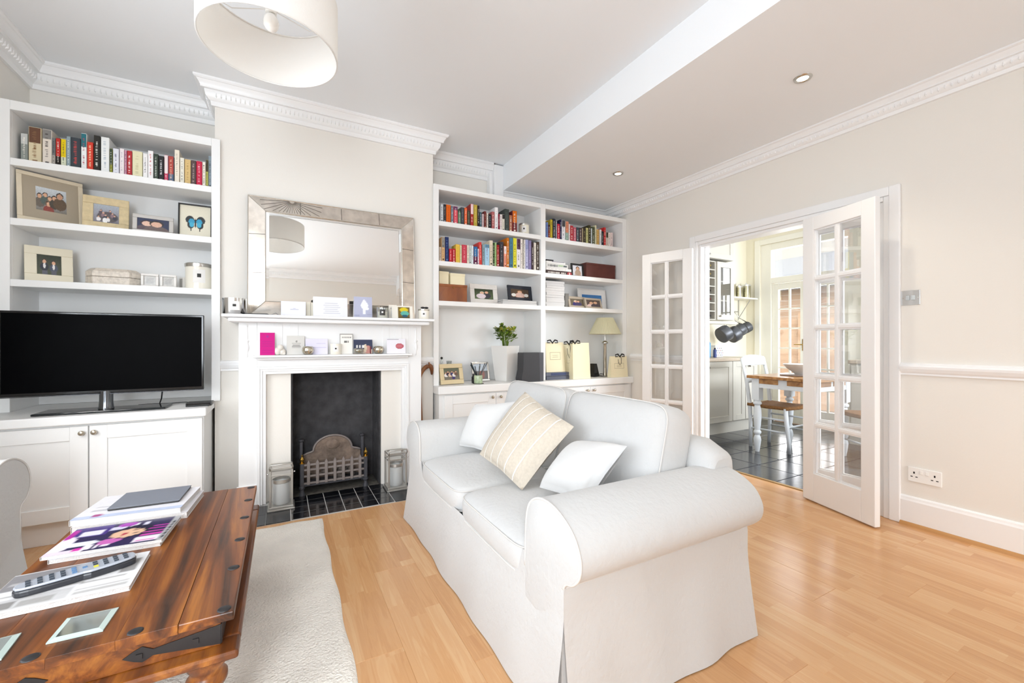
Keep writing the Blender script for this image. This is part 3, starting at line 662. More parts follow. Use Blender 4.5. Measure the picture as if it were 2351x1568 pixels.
# ================================================================ SOFA
def prof_arm(y0, sgn):                               # y0 = outer face of the arm base, sgn = +1 points towards the seat
    P = [(.215, .10), (.215, .36), (.213, .45), (.205, .53), (.185, .575), (.14, .603), (.08, .61), (.015, .595), (-.045, .558), (-.075, .505), (-.072, .458), (-.045, .424), (-.012, .41), (.004, .39), (.004, .10)]
    Q = [P[0]]; K = P[1:-1]
    for i in range(len(K)-1):
        p0, p1, p2, p3 = K[max(i-1, 0)], K[i], K[i+1], K[min(i+2, len(K)-1)]
        for q in range(4):
            k = q/4; Q.append(tuple(.5*(2*b+(c-a)*k+(2*a-5*b+4*c-d)*k*k+(3*b-a-3*c+d)*k**3) for a, b, c, d in zip(p0, p1, p2, p3)))
    Q += [K[-1], P[-1]]
    return [(y0+sgn*a, b) for a, b in Q]
def skirt(path, tops, flare, amp, name, parent, dens=34):
    P = [V(p) for p in path]; n = len(P); rows = 16
    def col(p, nn, d, s, L, zt, fl, am, m):
        e = min(s, L-s); zt = .405 if e < .26 else zt; out = []
        for r in range(rows+1):
            k = r/rows; z = zt*(1-k)+.004*k; g = max(0, (.30-z)/.30); w = min(1, e*7)
            fold = mnoise.noise(V((p.x*4.2+p.y*3.1, z*2.2+s*1.3, 3)))*.012*w*min(1, (zt-z)*8)
            q = -.004*max(0, 1-(zt-z)/.02)+fl*g**1.2+am*g*sin(s*8.3+p.x*3+p.y*5)*w+am*.35*g*sin(s*27+p.y*9)*w+fold
            out.append((p.x+nn.x*q, p.y+nn.y*q, z))
        return out
    lining = MB(); cols = []
    for q in range(n):
        a, b = P[q], P[(q+1) % n]; d = b-a; L = d.length; d.normalize(); nn = V((d.y, -d.x)); k = max(3, int(L*dens))
        m = MB(); cs = [col(a+d*(L*j/k), nn, d, L*j/k, L, tops[q], flare, amp, m) for j in range(k+1)]
        m.add([p for c in cs for p in c], [(j*(rows+1)+r, j*(rows+1)+r+1, (j+1)*(rows+1)+r+1, (j+1)*(rows+1)+r) for j in range(k) for r in range(rows)])
        m.obj(name, FABRIC, parent, smooth=1)
        for j in range(0, k, 4): cols.append(col(a+d*(.012+(L-.024)*j/k)-nn*.01, nn, d, L*.5, L, .30, .006, 0, m))
    N = len(cols); lining.add([p for c in cols for p in c], [(j*(rows+1)+r, j*(rows+1)+r+1, ((j+1) % N)*(rows+1)+r+1, ((j+1) % N)*(rows+1)+r) for j in range(N) for r in range(rows)])
    return lining.obj('skirt_pleat', FABRIC, parent, smooth=1)
def rcushion(c, sx, sy, sz, M=None, crown=.03, e=.22, nu=28, nv=16, sag=None):
    m = MB(); S = lambda v, k: math.copysign(abs(v)**k, v)
    def f(u, v):
        a, b = 2*pi*u, pi*(v-.5); cb = S(cos(b), e)
        p = V((sx/2*S(cos(a), e)*cb, sy/2*S(sin(a), e)*cb, sz/2*S(sin(b), .55)))
        k = (1-(2*p.x/sx)**2)*(1-(2*p.y/sy)**2)
        p.z += crown*k*(1 if p.z > 0 else -.3)
        n = mnoise.noise(V((p.x*5+c[0], p.y*5+c[1]*3, p.z*5)))*.008
        p.z += n; p.y += n*.6
        p = p+V(c) if M is None else M @ p
        return p
    return m.grid(f, nu, nv, True)
def pipe_loop(sx, sy, z, M, r=.0035, e=.22, n=56, crown=0):
    S = lambda v, k: math.copysign(abs(v)**k, v)
    return MB().tube([M @ V((sx/2*S(cos(2*pi*i/n), e), sy/2*S(sin(2*pi*i/n), e), z)) for i in range(n)], r, 6, True)
def make_sofa(name, label, ox, oy, rz, Lh, depth=.88, cushions=2):
    # local frame: front at x=0, back at +depth, centred on y
    t = thing(name, label, 'sofa' if cushions == 2 else 'armchair', (ox, oy, 0), rz)
    D = depth; hl = Lh-.075
    MB().box(.02, D-.06, -hl+.21, hl-.21, .10, .285).obj('seat_frame', FABRIC, t, bevel=.02)
    for s in (-1, 1):
        pr = prof_arm(s*hl, -s); m = MB(); n = len(pr); xs = [.0, .004, .02, .3, .6, D-.06, D-.045]
        vs = []; cy = sum(p[0] for p in pr)/n; cz = sum(p[1] for p in pr)/n
        for i, x in enumerate(xs):
            k = (.965, .99, 1, 1, 1, 1, .97)[i]
            vs += [(x, cy+(y-cy)*k, .4+(z-.4)*k if z > .12 else z) for y, z in pr]
        fs = [(i*n+j, i*n+(j+1) % n, (i+1)*n+(j+1) % n, (i+1)*n+j) for i in range(len(xs)-1) for j in range(n)]
        m.add(vs, fs); o = len(m.v)
        m.add([(-.006, s*hl-s*.07, .5), (-.006, s*hl-s*.105, .3)]+[(0, 0, 0)]*0, [])
        ring = list(range(n)); m.f += [tuple(ring[::-1])]; m.f += [tuple((len(xs)-1)*n+j for j in range(n))]
        m.v = m.v[:o]
        a = m.obj('arm', FABRIC, t, smooth=R(50), bevel=.006, seg=2)
        k = [(y, z) for y, z in pr[1:-1]]
        MB().tube([(.004, y, z) for y, z in k], .0042, 6).obj('piping', PIPE, a, smooth=1)
        MB().tube([(x, pr[-4][0], pr[-4][1]-.004) for x in (.01, .3, .6, D-.07)], .003, 6).obj('seam', PIPE, a, smooth=1)
    # back with a rounded, slightly bowed top
    bw = hl-.06
    def bf(u, v):
        a = 2*pi*u; S = lambda q, k: math.copysign(abs(q)**k, q)
        y = (v-.5)*2*bw; x = D-.10+.075*S(cos(a), .5); z = .40+.30*S(sin(a), .35)
        if z > .5: x += (z-.5)*.12
        e = max(0, abs(v-.5)*2-.93)/.07; z -= .045*e*e*(1 if z > .5 else 0)
        return (x, y, z)
    m = MB(); m.grid(bf, 24, 16, True); N = 24; m.f += [tuple(range(N))[::-1], tuple(16*N+i for i in range(N))]
    m.obj('back', FABRIC, t, smooth=R(50), bevel=.015)
    skirt([(.0, hl+.004), (.0, -hl-.004), (D-.03, -hl-.004), (D-.03, hl+.004)], (.325, .405, .4, .405), .04, .009, 'skirt', t)
    cw = (2*hl-.42)/cushions
    for i in range(cushions):
        yc = -hl+.21+cw*(i+.5)
        c = rcushion((.325, yc, .355), .66, cw-.006, .135, crown=.03).obj('seat_cushion', FABRIC, t, smooth=1)
        for z in (.045, -.045): pipe_loop(.66*.985, (cw-.006)*.985, z+.0, Matrix.Translation((.325, yc, .355)), r=.003).obj('piping', PIPE, c, smooth=1)
    cw2 = (2*hl-.30)/cushions
    for i in range(cushions):
        yc = -hl+.15+cw2*(i+.5)
        M = Matrix.Translation((D-.235, yc, .615)) @ Matrix.Rotation(R(14), 4, 'Y') @ Matrix.Rotation(-pi/2, 4, 'Y')
        c = rcushion((0, yc, 0), .45, cw2-.008, .2, M, crown=.045, e=.26).obj('back_cushion', FABRIC, t, smooth=1)
        pipe_loop(.45*.97, (cw2-.008)*.975, .075, M, r=.003, e=.26).obj('piping', PIPE, c, smooth=1)
    return t
make_sofa('sofa', 'white slipcovered two-seat sofa with scroll arms facing the coffee table', .695, 1.79, 0, .89)

def armchair():
    t = thing('armchair', 'white slipcovered armchair with a scroll arm beside the television cabinet', 'armchair', (-.92, 2.02, 0), pi)
    D, hl = .455, .40
    for s in (-1, 1):
        pr = prof_arm(s*hl, -s); n = len(pr); m = MB(); xs = [.0, .02, .25, D]; vs = []
        cy = sum(p[0] for p in pr)/n
        for i, x in enumerate(xs): vs += [(x, cy+(y-cy)*(.97 if i == 0 else 1), z+.03) for y, z in pr]
        m.add(vs, [(i*n+j, i*n+(j+1) % n, (i+1)*n+(j+1) % n, (i+1)*n+j) for i in range(3) for j in range(n)]+[tuple(range(n))[::-1], tuple(3*n+j for j in range(n))])
        a = m.obj('arm', FABRIC, t, smooth=R(50), bevel=.008)
        MB().tube([(.003, y, z+.03) for y, z in pr[1:-1]]+[(.002, pr[-1][0], .3)], .0042, 6).obj('piping', PIPE, a, smooth=1)
    MB().box(.02, D, -hl+.21, hl-.21, .1, .3).obj('seat_frame', FABRIC, t, bevel=.02)
    rcushion((.23, 0, .37), .42, 2*hl-.43, .13, crown=.02).obj('seat_cushion', FABRIC, t, smooth=1)
    skirt([(.0, hl+.004), (.0, -hl-.004), (D, -hl-.004), (D, hl+.004)], (.335, .43, .4, .43), .05, .006, 'skirt', t)
armchair()

# loose cushions: four corners + puff
def pillow(name, label, c4, puff, m, nrm_hint, stripes=None, group=None, ear=.012):
    A, B, D, E = [V(p) for p in c4]                 # bottom far, bottom near, top near, top far
    nrm = (B-A).cross(E-A).normalized()
    if nrm.dot(V(nrm_hint)) < 0: nrm = -nrm
    N = 22; cen = (A+B+D+E)/4
    def f(side):
        def g(u, v):
            p = A*(1-u)*(1-v)+B*u*(1-v)+D*u*v+E*(1-u)*v
            a, b = 2*u-1, 2*v-1; k = ((1-a*a)*(1-b*b))**.42
            pull = .05*(1-abs(a))*abs(b)**4+.05*(1-abs(b))*abs(a)**4
            p = p+(cen-p)*pull
            p = p+nrm*(.032+(puff if side > 0 else -puff*.6)*k+.010*mnoise.noise(p*7)*k)
            return p
        return g
    m2 = MB(); m2.grid(f(1), N, N); o = len(m2.v); m2.grid(f(-1), N, N)
    ob = m2.obj(name, m, smooth=1); tag(ob, label, 'cushion', group)
    md = ob.modifiers.new('weld', 'WELD'); md.merge_threshold = .002
    if stripes:
        for u0, u1 in stripes:
            s = MB(); g = f(1); w = .0012
            s.grid(lambda a, b: V(g(lerp(u0, u1, a), .015+.97*b))+nrm*w, 1, 22); s.obj('woven_stripe', mat('stripe_white', 'f2efe8', .9), ob, smooth=1)
    return ob
BEIGE = mat('beige_linen', 'd0c6b7', .9, spec=.1, bump=.2, bscale=120, var=.06, vscale=90)
pillow('cushion', 'beige scatter cushion with thin white stripes leaning in the middle of the sofa', [(.91, 1.975, .50), (.945, 1.60, .425), (1.155, 1.505, .70), (1.135, 1.90, .815)], .075, BEIGE, (-1, 0, .6), [(.17, .185), (.335, .35), (.5, .515), (.665, .68), (.83, .845)])
pillow('cushion', 'plain white scatter cushion tucked against the far sofa arm', [(.965, 2.40, .455), (1.06, 2.19, .45), (1.24, 2.16, .735), (1.06, 2.38, .70)], .075, FABRIC2, (-1, -.3, .6))
pillow('cushion', 'slumped white scatter cushion lying against the near sofa arm', [(.97, 1.50, .455), (1.0, 1.23, .47), (1.19, 1.215, .665), (1.16, 1.50, .62)], .085, FABRIC2, (-1, 0, 1))

# ================================================================ RUG
RUGM = mat('rug_wool', 'f0ebe2', .95, spec=.05, bump=.9, bscale=110, var=.09, vscale=4)
def rugf(u, v):
    x = -.855+(.212+.855)*u; y = .15+(2.845-.15)*v; e = min(u, 1-u)*1.4; e2 = min(v, 1-v)*2.7; k = min(1, min(e, e2)/.02)
    return (x+.004*sin(v*40)*(u > .99), y+.004*sin(u*31)*(v > .99), .001+.011*k**.5+.002*mnoise.noise(V((x*9, y*9, 0))))
m = MB().grid(rugf, 90, 160); tag(m.obj('rug', RUGM, smooth=1), 'cream wool rug under the coffee table', 'rug')

# ================================================================ COFFEE TABLE
CX0, CX1, CY0, CY1, CT = -.655, -.105, 1.235, 2.27, .43
cx, cy = (CX0+CX1)/2, (CY0+CY1)/2; w, h = (CX1-CX0)/2, (CY1-CY0)/2
t = thing('coffee_table', 'dark reddish wooden coffee table with iron studs and turned legs on the rug', 'table', (cx, cy, .0))
top = MB()
nb = 5
for i in range(nb):
    a, b2 = -w+2*w*i/nb, -w+2*w*(i+1)/nb; MB().box(a+.0001, b2-.0001, -h, h, CT-.022, CT).obj('top_plank', SHEESHAM, t, bevel=.003 if i in (0, nb-1) else .0004)
i2 = .03
for n, a in (('apron', (-w+i2, w-i2, -h+i2, -h+i2+.022)), ('apron', (-w+i2, w-i2, h-i2-.022, h-i2)), ('apron', (-w+i2, -w+i2+.022, -h+i2+.022, h-i2-.022)), ('apron', (w-i2-.022, w-i2, -h+i2+.022, h-i2-.022))):
    MB().box(*a, CT-.092, CT-.022).obj(n, SHEESHAM, t, bevel=.002)
i3 = -.010
for a in ((-w+i3, w-i3, -h+i3, -h+.06), (-w+i3, w-i3, h-.06, h-i3), (-w+i3, -w+.06, -h+.06, h-.06), (w-.06, w-i3, -h+.06, h-.06)):
    MB().box(*a, CT-.114, CT-.092).obj('base_moulding', SHEESHAM, t, bevel=.007, seg=3)
LEG = [(.022, .0), (.03, .012), (.034, .03), (.028, .05), (.02, .062), (.03, .07), (.034, .078), (.03, .088), (.02, .096), (.026, .11), (.043, .145), (.047, .17), (.043, .195), (.03, .215), (.026, .222), (.038, .228), (.044, .24), (.044, .252), (.036, .262), (.034, .272), (.042, .282), (.046, .295), (.046, CT-.114)]
for a in (-1, 1):
    for b2 in (-1, 1): MB().lathe([(r, z) if z > .02 else (r, z+.0155) for r, z in LEG], (a*(w-.062), b2*(h-.062), 0), 24).obj('leg', SHEESHAM, t, smooth=R(50))
STUD = mat('iron_stud', '3d3b3c', .45, .6)
st = MB().lathe([(.015, -.001), (.015, .0008), (.0115, .0024), (.0001, .003)], seg=16, cap=False).obj('stud', STUD, t, smooth=1)
pos = [(qx-cx, 1.254-cy) for qx in (-.127, -.295, -.463, -.631)]+[(-.126-cx, qy-cy) for qy in (1.471, 1.672, 1.873, 2.072, 2.245)]+[(-.634-cx, 1.40-cy)]
for i, (a, b2) in enumerate(pos):
    o = st if i == 0 else st.copy()
    if i: C.objects.link(o)
    o.location = (a, b2, CT)
for s in (-1, 1):                                    # iron corner straps
    y = -h+i2-.0025
    pts = [(s*(w-i2), CT-.04), (s*(w-i2-.13), CT-.056), (s*(w-i2-.15), CT-.044), (s*(w-i2-.165), CT-.05), (s*(w-i2-.185), CT-.062), (s*(w-i2-.165), CT-.074), (s*(w-i2-.15), CT-.08), (s*(w-i2-.13), CT-.07), (s*(w-i2), CT-.088)]
    MB().prism(pts, 'y', y, y+.0025).obj('iron_strap', STUD, t)
    for dx in (.05, .155): MB().box(s*(w-i2-dx)-.006, s*(w-i2-dx)+.006, y-.003, y, CT-.07, CT-.058).obj('strap_nail', STUD, t)
MB().box(w-i2, w-i2+.0025, -h+i2, -h+i2+.15, CT-.088, CT-.04).obj('iron_strap', STUD, t)

# things lying on the coffee table
def flatbox(t, n, w, d, z0, z1, m, dx=0, dy=0, rz=0, bv=.001):
    M = Matrix.Translation((dx, dy, 0)) @ Matrix.Rotation(rz, 4, 'Z'); return MB().box(-w/2, w/2, -d/2, d/2, z0, z1, M).obj(n, m, t, bevel=bv)
def flatpic(w, d, z, shapes, bg, nx=40, ny=30, jit=0, dx=0, dy=0, seed=1):
    return pic(w, d, shapes, bg, nx, ny, M=Matrix.Translation((dx-w/2, dy-d/2, z)) @ Matrix.Rotation(-pi/2, 4, 'X'), jit=jit, seed=seed)
PAGES = mat('page_edges', 'dcdad8', .8, bump=.5, bscale=300)
def magazine(label, loc, rz, w, d, h, shapes, bg, cat='magazine', group=None, jit=.03, name='magazine'):
    t = thing(name, label, cat, loc, rz, group)
    flatbox(t, 'pages', w-.003, d-.003, .0006, h-.0006, PAGES)
    m = flatpic(w, d, 0, shapes, bg, jit=jit); o = m.obj('front_cover', GPRINT, t); o.location.z = h
    flatbox(t, 'back_cover', w, d, 0, .0006, PAPER); MB().box(-w/2-.0006, -w/2+.0002, -d/2, d/2, 0, h).obj('spine', PAPER, t)
    return t
# stack of catalogues with the tablet on top
wh = 'e8e6ea'
magazine('thick white catalogue at the bottom of the stack nearest the fireplace', (-.468, 2.11, CT+.0005), R(-4), .325, .255, .022, [('r', .1, .1, .9, .9, 'dedde6')], wh, group='white catalogues under the tablet')
magazine('white catalogue with a pale blue cover directly under the grey tablet', (-.478, 2.115, CT+.023), R(-6), .315, .25, .019, [('r', .0, .0, 1, .12, 'c8d2ea'), ('e', .2, .1, .05, .06, 'b0508a'), ('r', .1, .3, .3, .34, 'c8c6cc'), ('r', .1, .45, .25, .48, 'c8c6cc')], 'eeecf0', group='white catalogues under the tablet')
t = thing('tablet', 'grey tablet in a folding cover lying on white catalogues', 'tablet', (-.452, 2.14, CT+.0425), R(-3))
flatbox(t, 'body', .212, .182, 0, .007, BLACK, bv=.003); flatbox(t, 'cover', .214, .184, .007, .0092, mat('grey_cover', '7d818b', .55), bv=.001)
# glossy magazines with the purple portrait cover
magazine('plain grey magazine underneath the purple one on the coffee table', (-.474, 1.847, CT+.0005), R(-3), .265, .2, .012, [('r', .0, .0, 1, .5, 'd4d4da')], 'dedee4', group='glossy magazines on the coffee table')
PUR = [('r', 0, 0, 1, 1, '2c2350'), ('r', 0, .6, .35, 1, '46307e'), ('r', .12, .62, .32, .82, 'e6e2ee'), ('r', .36, .72, .5, .86, 'd8d4ea'), ('r', .54, .8, .6, .92, 'e8e6f0'), ('r', .67, .78, .72, .9, 'dcd8ea'),
       ('e', .05, .35, .1, .3, 'efe6f2'), ('e', .22, .3, .16, .1, 'e8e8f4'), ('r', 0, 0, .3, .1, 'e9dcea'), ('r', .30, .05, .36, .2, 'f0e8f2'), ('r', .38, .06, .42, .2, 'f0e8f2'), ('r', .45, .08, .5, .22, 'ece4f0'), ('r', .22, .06, .29, .16, 'd63aa8'),
       ('e', .02, .75, .05, .2, 'b830a0'), ('e', .5, .9, .09, .09, 'a83cb0'), ('e', .48, .25, .1, .1, 'c868b4'), ('e', .62, .55, .2, .26, '1c1834'), ('e', .58, .5, .15, .17, 'e3b99a'), ('e', .56, .47, .022, .05, 'b03048'), ('e', .64, .6, .03, .03, '4a3a3a'), ('e', .66, .46, .02, .03, '4a3a3a'),
       ('r', .74, .3, .93, .34, 'd04aa8'), ('r', .74, .42, .93, .45, 'd04aa8'), ('r', .76, .54, .94, .57, 'c43aa4'), ('r', .78, .66, .94, .69, 'c43aa4'), ('r', .72, .04, .93, .24, 'ece4ee'), ('r', .75, .1, .9, .12, 'd65ab0'), ('r', .75, .17, .9, .19, 'd65ab0'), ('r', .94, 0, 1, 1, 'a8a8aa'), ('r', .955, .1, .985, .18, '39393b'), ('r', .955, .22, .985, .3, '39393b'), ('r', .955, .34, .985, .42, '39393b'), ('r', .955, .46, .985, .54, '39393b'), ('r', .955, .58, .985, .66, '39393b'), ('r', .955, .7, .985, .78, '39393b')]
o = magazine('glossy magazine with a purple and pink portrait cover on the coffee table', (-.478, 1.85, CT+.0130), R(-4.5), .288, .205, .01, PUR, 'fff', group='glossy magazines on the coffee table')
LINES = [('r', .05, .05, .55, .3, 'c9c8c8'), ('r', .1, .1, .2, .26, '8e8c8a'), ('r', .25, .08, .45, .22, 'a9a7a4'), ('r', .6, .1, .95, .14, 'bdbbb9'), ('r', .6, .2, .95, .23, 'bdbbb9'), ('r', .0, .55, .5, .98, '8f8d90'), ('r', .05, .7, .4, .75, 'b5b3b4'), ('r', .85, .45, .95, .8, '9a9897'), ('r', .6, .35, .9, .37, 'a9a7a4'), ('r', .0, .38, .6, .40, 'b0aeac')]
magazine('white interiors magazine lying open to the table edge under the remote', (-.502, 1.572, CT+.0005), R(1), .288, .216, .013, LINES, 'e6e5e6')
t = thing('notecard', 'small white printed card tucked behind the remote control', 'card', (-.452, 1.643, CT+.0142), R(8)); flatbox(t, 'card', .13, .05, 0, .001, PAPER)
flatpic(.12, .042, .0012, [('r', .1+.2*(i % 4), .2+.3*(i//4), .2+.2*(i % 4), .35+.3*(i//4), 'b4b2ae') for i in range(8)], 'eceae6').obj('print', PRINT, t)
t = thing('remote_control', 'silver and black television remote control lying on a magazine', 'remote', (-.484, 1.583, CT+.0140), R(21)); t.scale = (1.12, 1.12, 1.25)
out = [(.112*cos(a)+(.0 if cos(a) < 0 else -.012), (.026 if cos(a) < .2 else .03)*math.copysign(abs(sin(a))**.45, sin(a))) for a in [2*pi*i/28 for i in range(28)]]
MB().prism(out, 'z', 0, .014).obj('lower_shell', mat('dark_shell', '2b2d33', .35), t, bevel=.004)
MB().prism([(x*.985, y*.95) for x, y in out], 'z', .014, .019).obj('upper_shell', mat('silver_shell', 'b9bfca', .35, .3), t, bevel=.002)
bcol = [mat('remote_key_dark', '3b434c', .5), mat('remote_key_yellow', 'd3cb3e', .5), mat('remote_key_blue', '5b7fa6', .5)]
for i in range(10):
    for j in range(3):
        if i in (5,) and j != 1: continue
        x, y = -.088+i*.0185, (j-1)*.014; MB().box(x-.0042, x+.0042, y-.003, y+.003, .019, .0212).obj('key', bcol[1] if (i == 6 and j == 0) else (bcol[2] if i in (4, 5) else bcol[0]), t)
GREENG = mat('bevelled_glass', 'bccdc7', .05, coat=.3); b_, l_, n_ = None, None, None
for p, lb, rz in (((-.405, 1.337), 'glass-edged mirror coaster between two iron studs near the table corner', R(-2)), ((-.562, 1.316), 'glass-edged mirror coaster closest to the armchair side of the table', R(4))):
    t = thing('coaster', lb, 'coaster', (p[0], p[1], CT+.0005), rz, 'glass coasters on the coffee table')
    w2, h2 = .047, .006
    MB().add([(-w2, -w2, 0), (w2, -w2, 0), (w2, w2, 0), (-w2, w2, 0), (-w2, -w2, .003), (w2, -w2, .003), (w2, w2, .003), (-w2, w2, .003), (-.036, -.036, h2), (.036, -.036, h2), (.036, .036, h2), (-.036, .036, h2)],
             [(3, 2, 1, 0), (0, 1, 5, 4), (1, 2, 6, 5), (2, 3, 7, 6), (3, 0, 4, 7), (4, 5, 9, 8), (5, 6, 10, 9), (6, 7, 11, 10), (7, 4, 8, 11)]).obj('bevelled_edge', GREENG, t)
    MB().add([(-.036, -.036, h2), (.036, -.036, h2), (.036, .036, h2), (-.036, .036, h2)], [(0, 1, 2, 3)]).obj('mirror_face', mat('coaster_mirror', 'b4bdbc', .06, .9), t)

# ================================================================ PICTURE FRAMES
def tint(h, k): return mat('tint_%s_%s' % (h, k), h, k)
def photoframe(label, pl, yl, pr, yr, z, h, fm, bw, shapes, bg, mount=None, mw=0, tilt=9, depth=.014, name='framed_photo', group='framed photographs on the shelves', jit=.12, nx=46, ny=36, cat='photo frame', mh=None):
    a, b = xat(pl, yl), xat(pr, yr); A, B = V((a, yl)), V((b, yr)); d = B-A; w = d.length
    t = thing(name, label, cat, ((a+b)/2, (yl+yr)/2, z+.001), atan2(d.y, d.x), group); t.rotation_euler = (-R(tilt), 0, atan2(d.y, d.x))
    t.location.z += depth*sin(R(tilt))
    f = MB(); f.box(-w/2, w/2, 0, depth, 0, bw).box(-w/2, w/2, 0, depth, h-bw, h).box(-w/2, -w/2+bw, 0, depth, bw, h-bw).box(w/2-bw, w/2, 0, depth, bw, h-bw)
    f.obj('frame_border', fm, t, bevel=min(.003, bw*.25))
    MB().box(-w/2+bw*.8, w/2-bw*.8, depth*.55, depth*.8, bw*.8, h-bw*.8).obj('backing', BLACK, t)
    mh = mw if mh is None else mh
    if mount: MB().box(-w/2+bw, w/2-bw, depth*.45, depth*.55, bw, h-bw).obj('mount', tint(mount, .8), t)
    iw, ih = w-2*bw-2*mw, h-2*bw-2*mh
    pic(iw, ih, shapes, bg, nx, ny, M=Matrix.Translation((-iw/2, depth*.4, bw+mh)), jit=jit, seed=int(pl)).obj('photograph', GPRINT, t)
    ey = depth+min(.05, h*.12); ez = (ey-depth)*math.tan(R(tilt))+.001; MB().add([(-.02, depth, h*.7), (.02, depth, h*.7), (.02, ey, ez), (-.02, ey, ez)], [(0, 1, 2, 3)]).obj('easel_back', BLACK, t)
    return t
grp = people([(.12, .6, .1, '3a2a22', SK, '6a6258'), (.3, .68, .09, '2e2420', SK, '54605a'), (.45, .55, .09, '4a382c', SK, '7a6a58'), (.4, .3, .1, '3a2a22', SK, '8a4038'), (.6, .6, .1, '2a2220', SK, '4a4238'), (.78, .72, .13, '2a201c', 'c4967a', '5e4c3a')])
photoframe('large pale wood frame with a wide taupe mount on the second shelf', 40, 3.445, 194, 3.59, ZS[1], .29, mat('pale_wood', 'd9ccb4', .5, var=.06), .022, grp, ['7a746c', 'c9d0d6'], 'a79b88', .053, 6, mh=.053)
wed = [('e', .55, .32, .42, .3, '5a5456')]+people([(.2+.09*i, .3+.12*((i*7) % 4), .05, '3a2c28', 'd0a48c', ['e8e4e4', '5a4c54', '8a7078', '3c3c48'][i % 4]) for i in range(8)])+[('e', .45, .12, .1, .14, 'efeeee')]
photoframe('square frame in crackled cream paint holding a crowd photograph', 188, 3.52, 296, 3.56, ZS[1], .212, mat('crackle_cream', 'd6c39b', .7, bump=.5, bscale=60, var=.14, vscale=30), .048, wed, ['77727c', 'a9b0ba'], tilt=8)
two = [('r', 0, 0, 1, 1, '2b3350')]+people([(.3, .55, .22, '3a2830', 'e4bda8', '5a4a52'), (.6, .55, .24, '2c2220', 'dcb098', '6a5a58')])
photoframe('low silver-grey frame with two smiling faces on the shelf beside the crackled frame', 303, 3.52, 398, 3.54, ZS[1], .125, mat('grey_silver_frame', 'bdb9b4', .4, .3), .024, two, '2b3350', tilt=6)
bfly = [('e', .5, .5, .035, .2, '1e1c1c'), ('e', .27, .63, .19, .16, '23282a'), ('e', .73, .63, .19, .16, '23282a'), ('e', .3, .42, .15, .15, '1f2426'), ('e', .7, .42, .15, .15, '1f2426'), ('e', .34, .56, .13, .12, '2a9cc4'), ('e', .66, .56, .13, .12, '2a9cc4'), ('e', .34, .43, .1, .1, '3fb0d2'), ('e', .66, .43, .1, .1, '3fb0d2'), ('r', .3, .18, .33, .32, '1f2426'), ('r', .67, .18, .7, .32, '1f2426'), ('e', .5, .5, .028, .14, '1e1c1c')]
photoframe('black box frame with a blue butterfly specimen', 408, 3.60, 486, 3.60, ZS[1], .25, BLACK, .008, [(s[0], .12+.76*s[1], .12+.72*s[2])+((s[3]*.76, s[4]*.72) if s[0] == 'e' else (.12+.76*s[3], .12+.72*s[4]))+(s[5],) for s in bfly], 'ebe4cf', tilt=3, depth=.03, jit=.02, nx=60, ny=60, name='framed_butterfly', cat='frame', group=None)
wd = people([(.3, .66, .1, '3a2e28', SK, '2c2f38'), (.68, .6, .1, '3a2e28', SK, '4a5060')])+[('e', .3, .45, .05, .14, 'e6e4e2'), ('e', .68, .4, .05, .14, 'e6e4e2'), ('r', .2, .0, .42, .2, '5a5c66'), ('r', .58, 0, .8, .2, '5a5c66')]
photoframe('cream frame holding a photograph of two suited men', 56, 3.52, 169, 3.60, ZS[0], .222, mat('cream_frame', 'e7dfc9', .5), .05, wd, ['4c5240', '2c3224'], tilt=10)
gb = people([(.4, .6, .12, 'd8c8b0', SK, 'e2dcdc'), (.65, .68, .13, '2c2420', SK, '3a3a40')])+[('e', .35, .3, .25, .25, 'dccdd2')]
photoframe('ornate whitewashed frame with a wedding couple photograph beside the brown box', 1081, 3.55, 1144, 3.56, ZS2[0], .188, mat('whitewash', 'ddd8d2', .6, bump=.5, bscale=40), .046, gb, ['5a6a48', '2e3a26'], tilt=9)
dk = people([(.5, .66, .16, '8a5a30', SK, 'c8a090')])+[('e', .5, .3, .22, .3, 'd8b4a4'), ('e', .15, .3, .12, .2, 'e4e0d8'), ('e', .85, .3, .12, .2, 'e4e0d8')]
photoframe('dark navy frame standing on a pile of magazines', 1168, 3.56, 1223, 3.58, ZS2[0]+.046, .155, mat('navy_frame', '20242f', .35), .036, dk, '54402e', tilt=10)
sm = people([(.55, .66, .2, '5a4030', SK, 'c8b0a8')])+[('e', .55, .3, .3, .3, 'b49a86')]
photoframe('small upright black frame with a portrait beside the stacked books', 1313, 3.52, 1341, 3.53, ZS3[1], .145, BLACK, .02, sm, 'dcdae0', tilt=5)
photoframe('beige frame with a couple in purple, the one touching the magazine stack', 1308, 3.51, 1347, 3.53, ZS3[0], .125, mat('beige_frame', 'b5a896', .5), .026, people([(.4, .6, .14, 'e4dcd0', SK, '3c3470'), (.6, .62, .14, '4a3a30', SK, '4a4468')]), '6e6454', tilt=14)
photoframe('beige frame with a close-up couple, standing nearer the alcove wall', 1346, 3.50, 1384, 3.53, ZS3[0], .118, MATS['beige_frame'], .022, people([(.36, .55, .2, '4a342c', SK, 'e0c4bc'), (.66, .62, .2, '2e2624', SK, '4c4048')]), '5c4c48', tilt=14)
sea = [('r', 0, .28, 1, 1, '3f7ebc'), ('r', .05, 0, .95, .28, '6f685c'), ('e', .3, .25, .2, .12, '7c705c'), ('e', .7, .2, .25, .1, '5e6a60')]
photoframe('large white frame with a blue sky landscape behind the beige frames', 1329, 3.66, 1393, 3.66, ZS3[0], .235, mat('white_frame', 'ece9e6', .45), .014, sea, '3f7ebc', 'f1efec', .045, 6, mh=.05)
fam = people([(.15+.13*i, .58+.1*(i % 2), .07, '4a3428', SK, ['e8e2e0', '3c2c3a', 'd8b8a0', '3a3a6a', 'e4e0de', '6a5040'][i]) for i in range(6)])+[('e', .62, .15, .1, .12, '3a2c6a')]
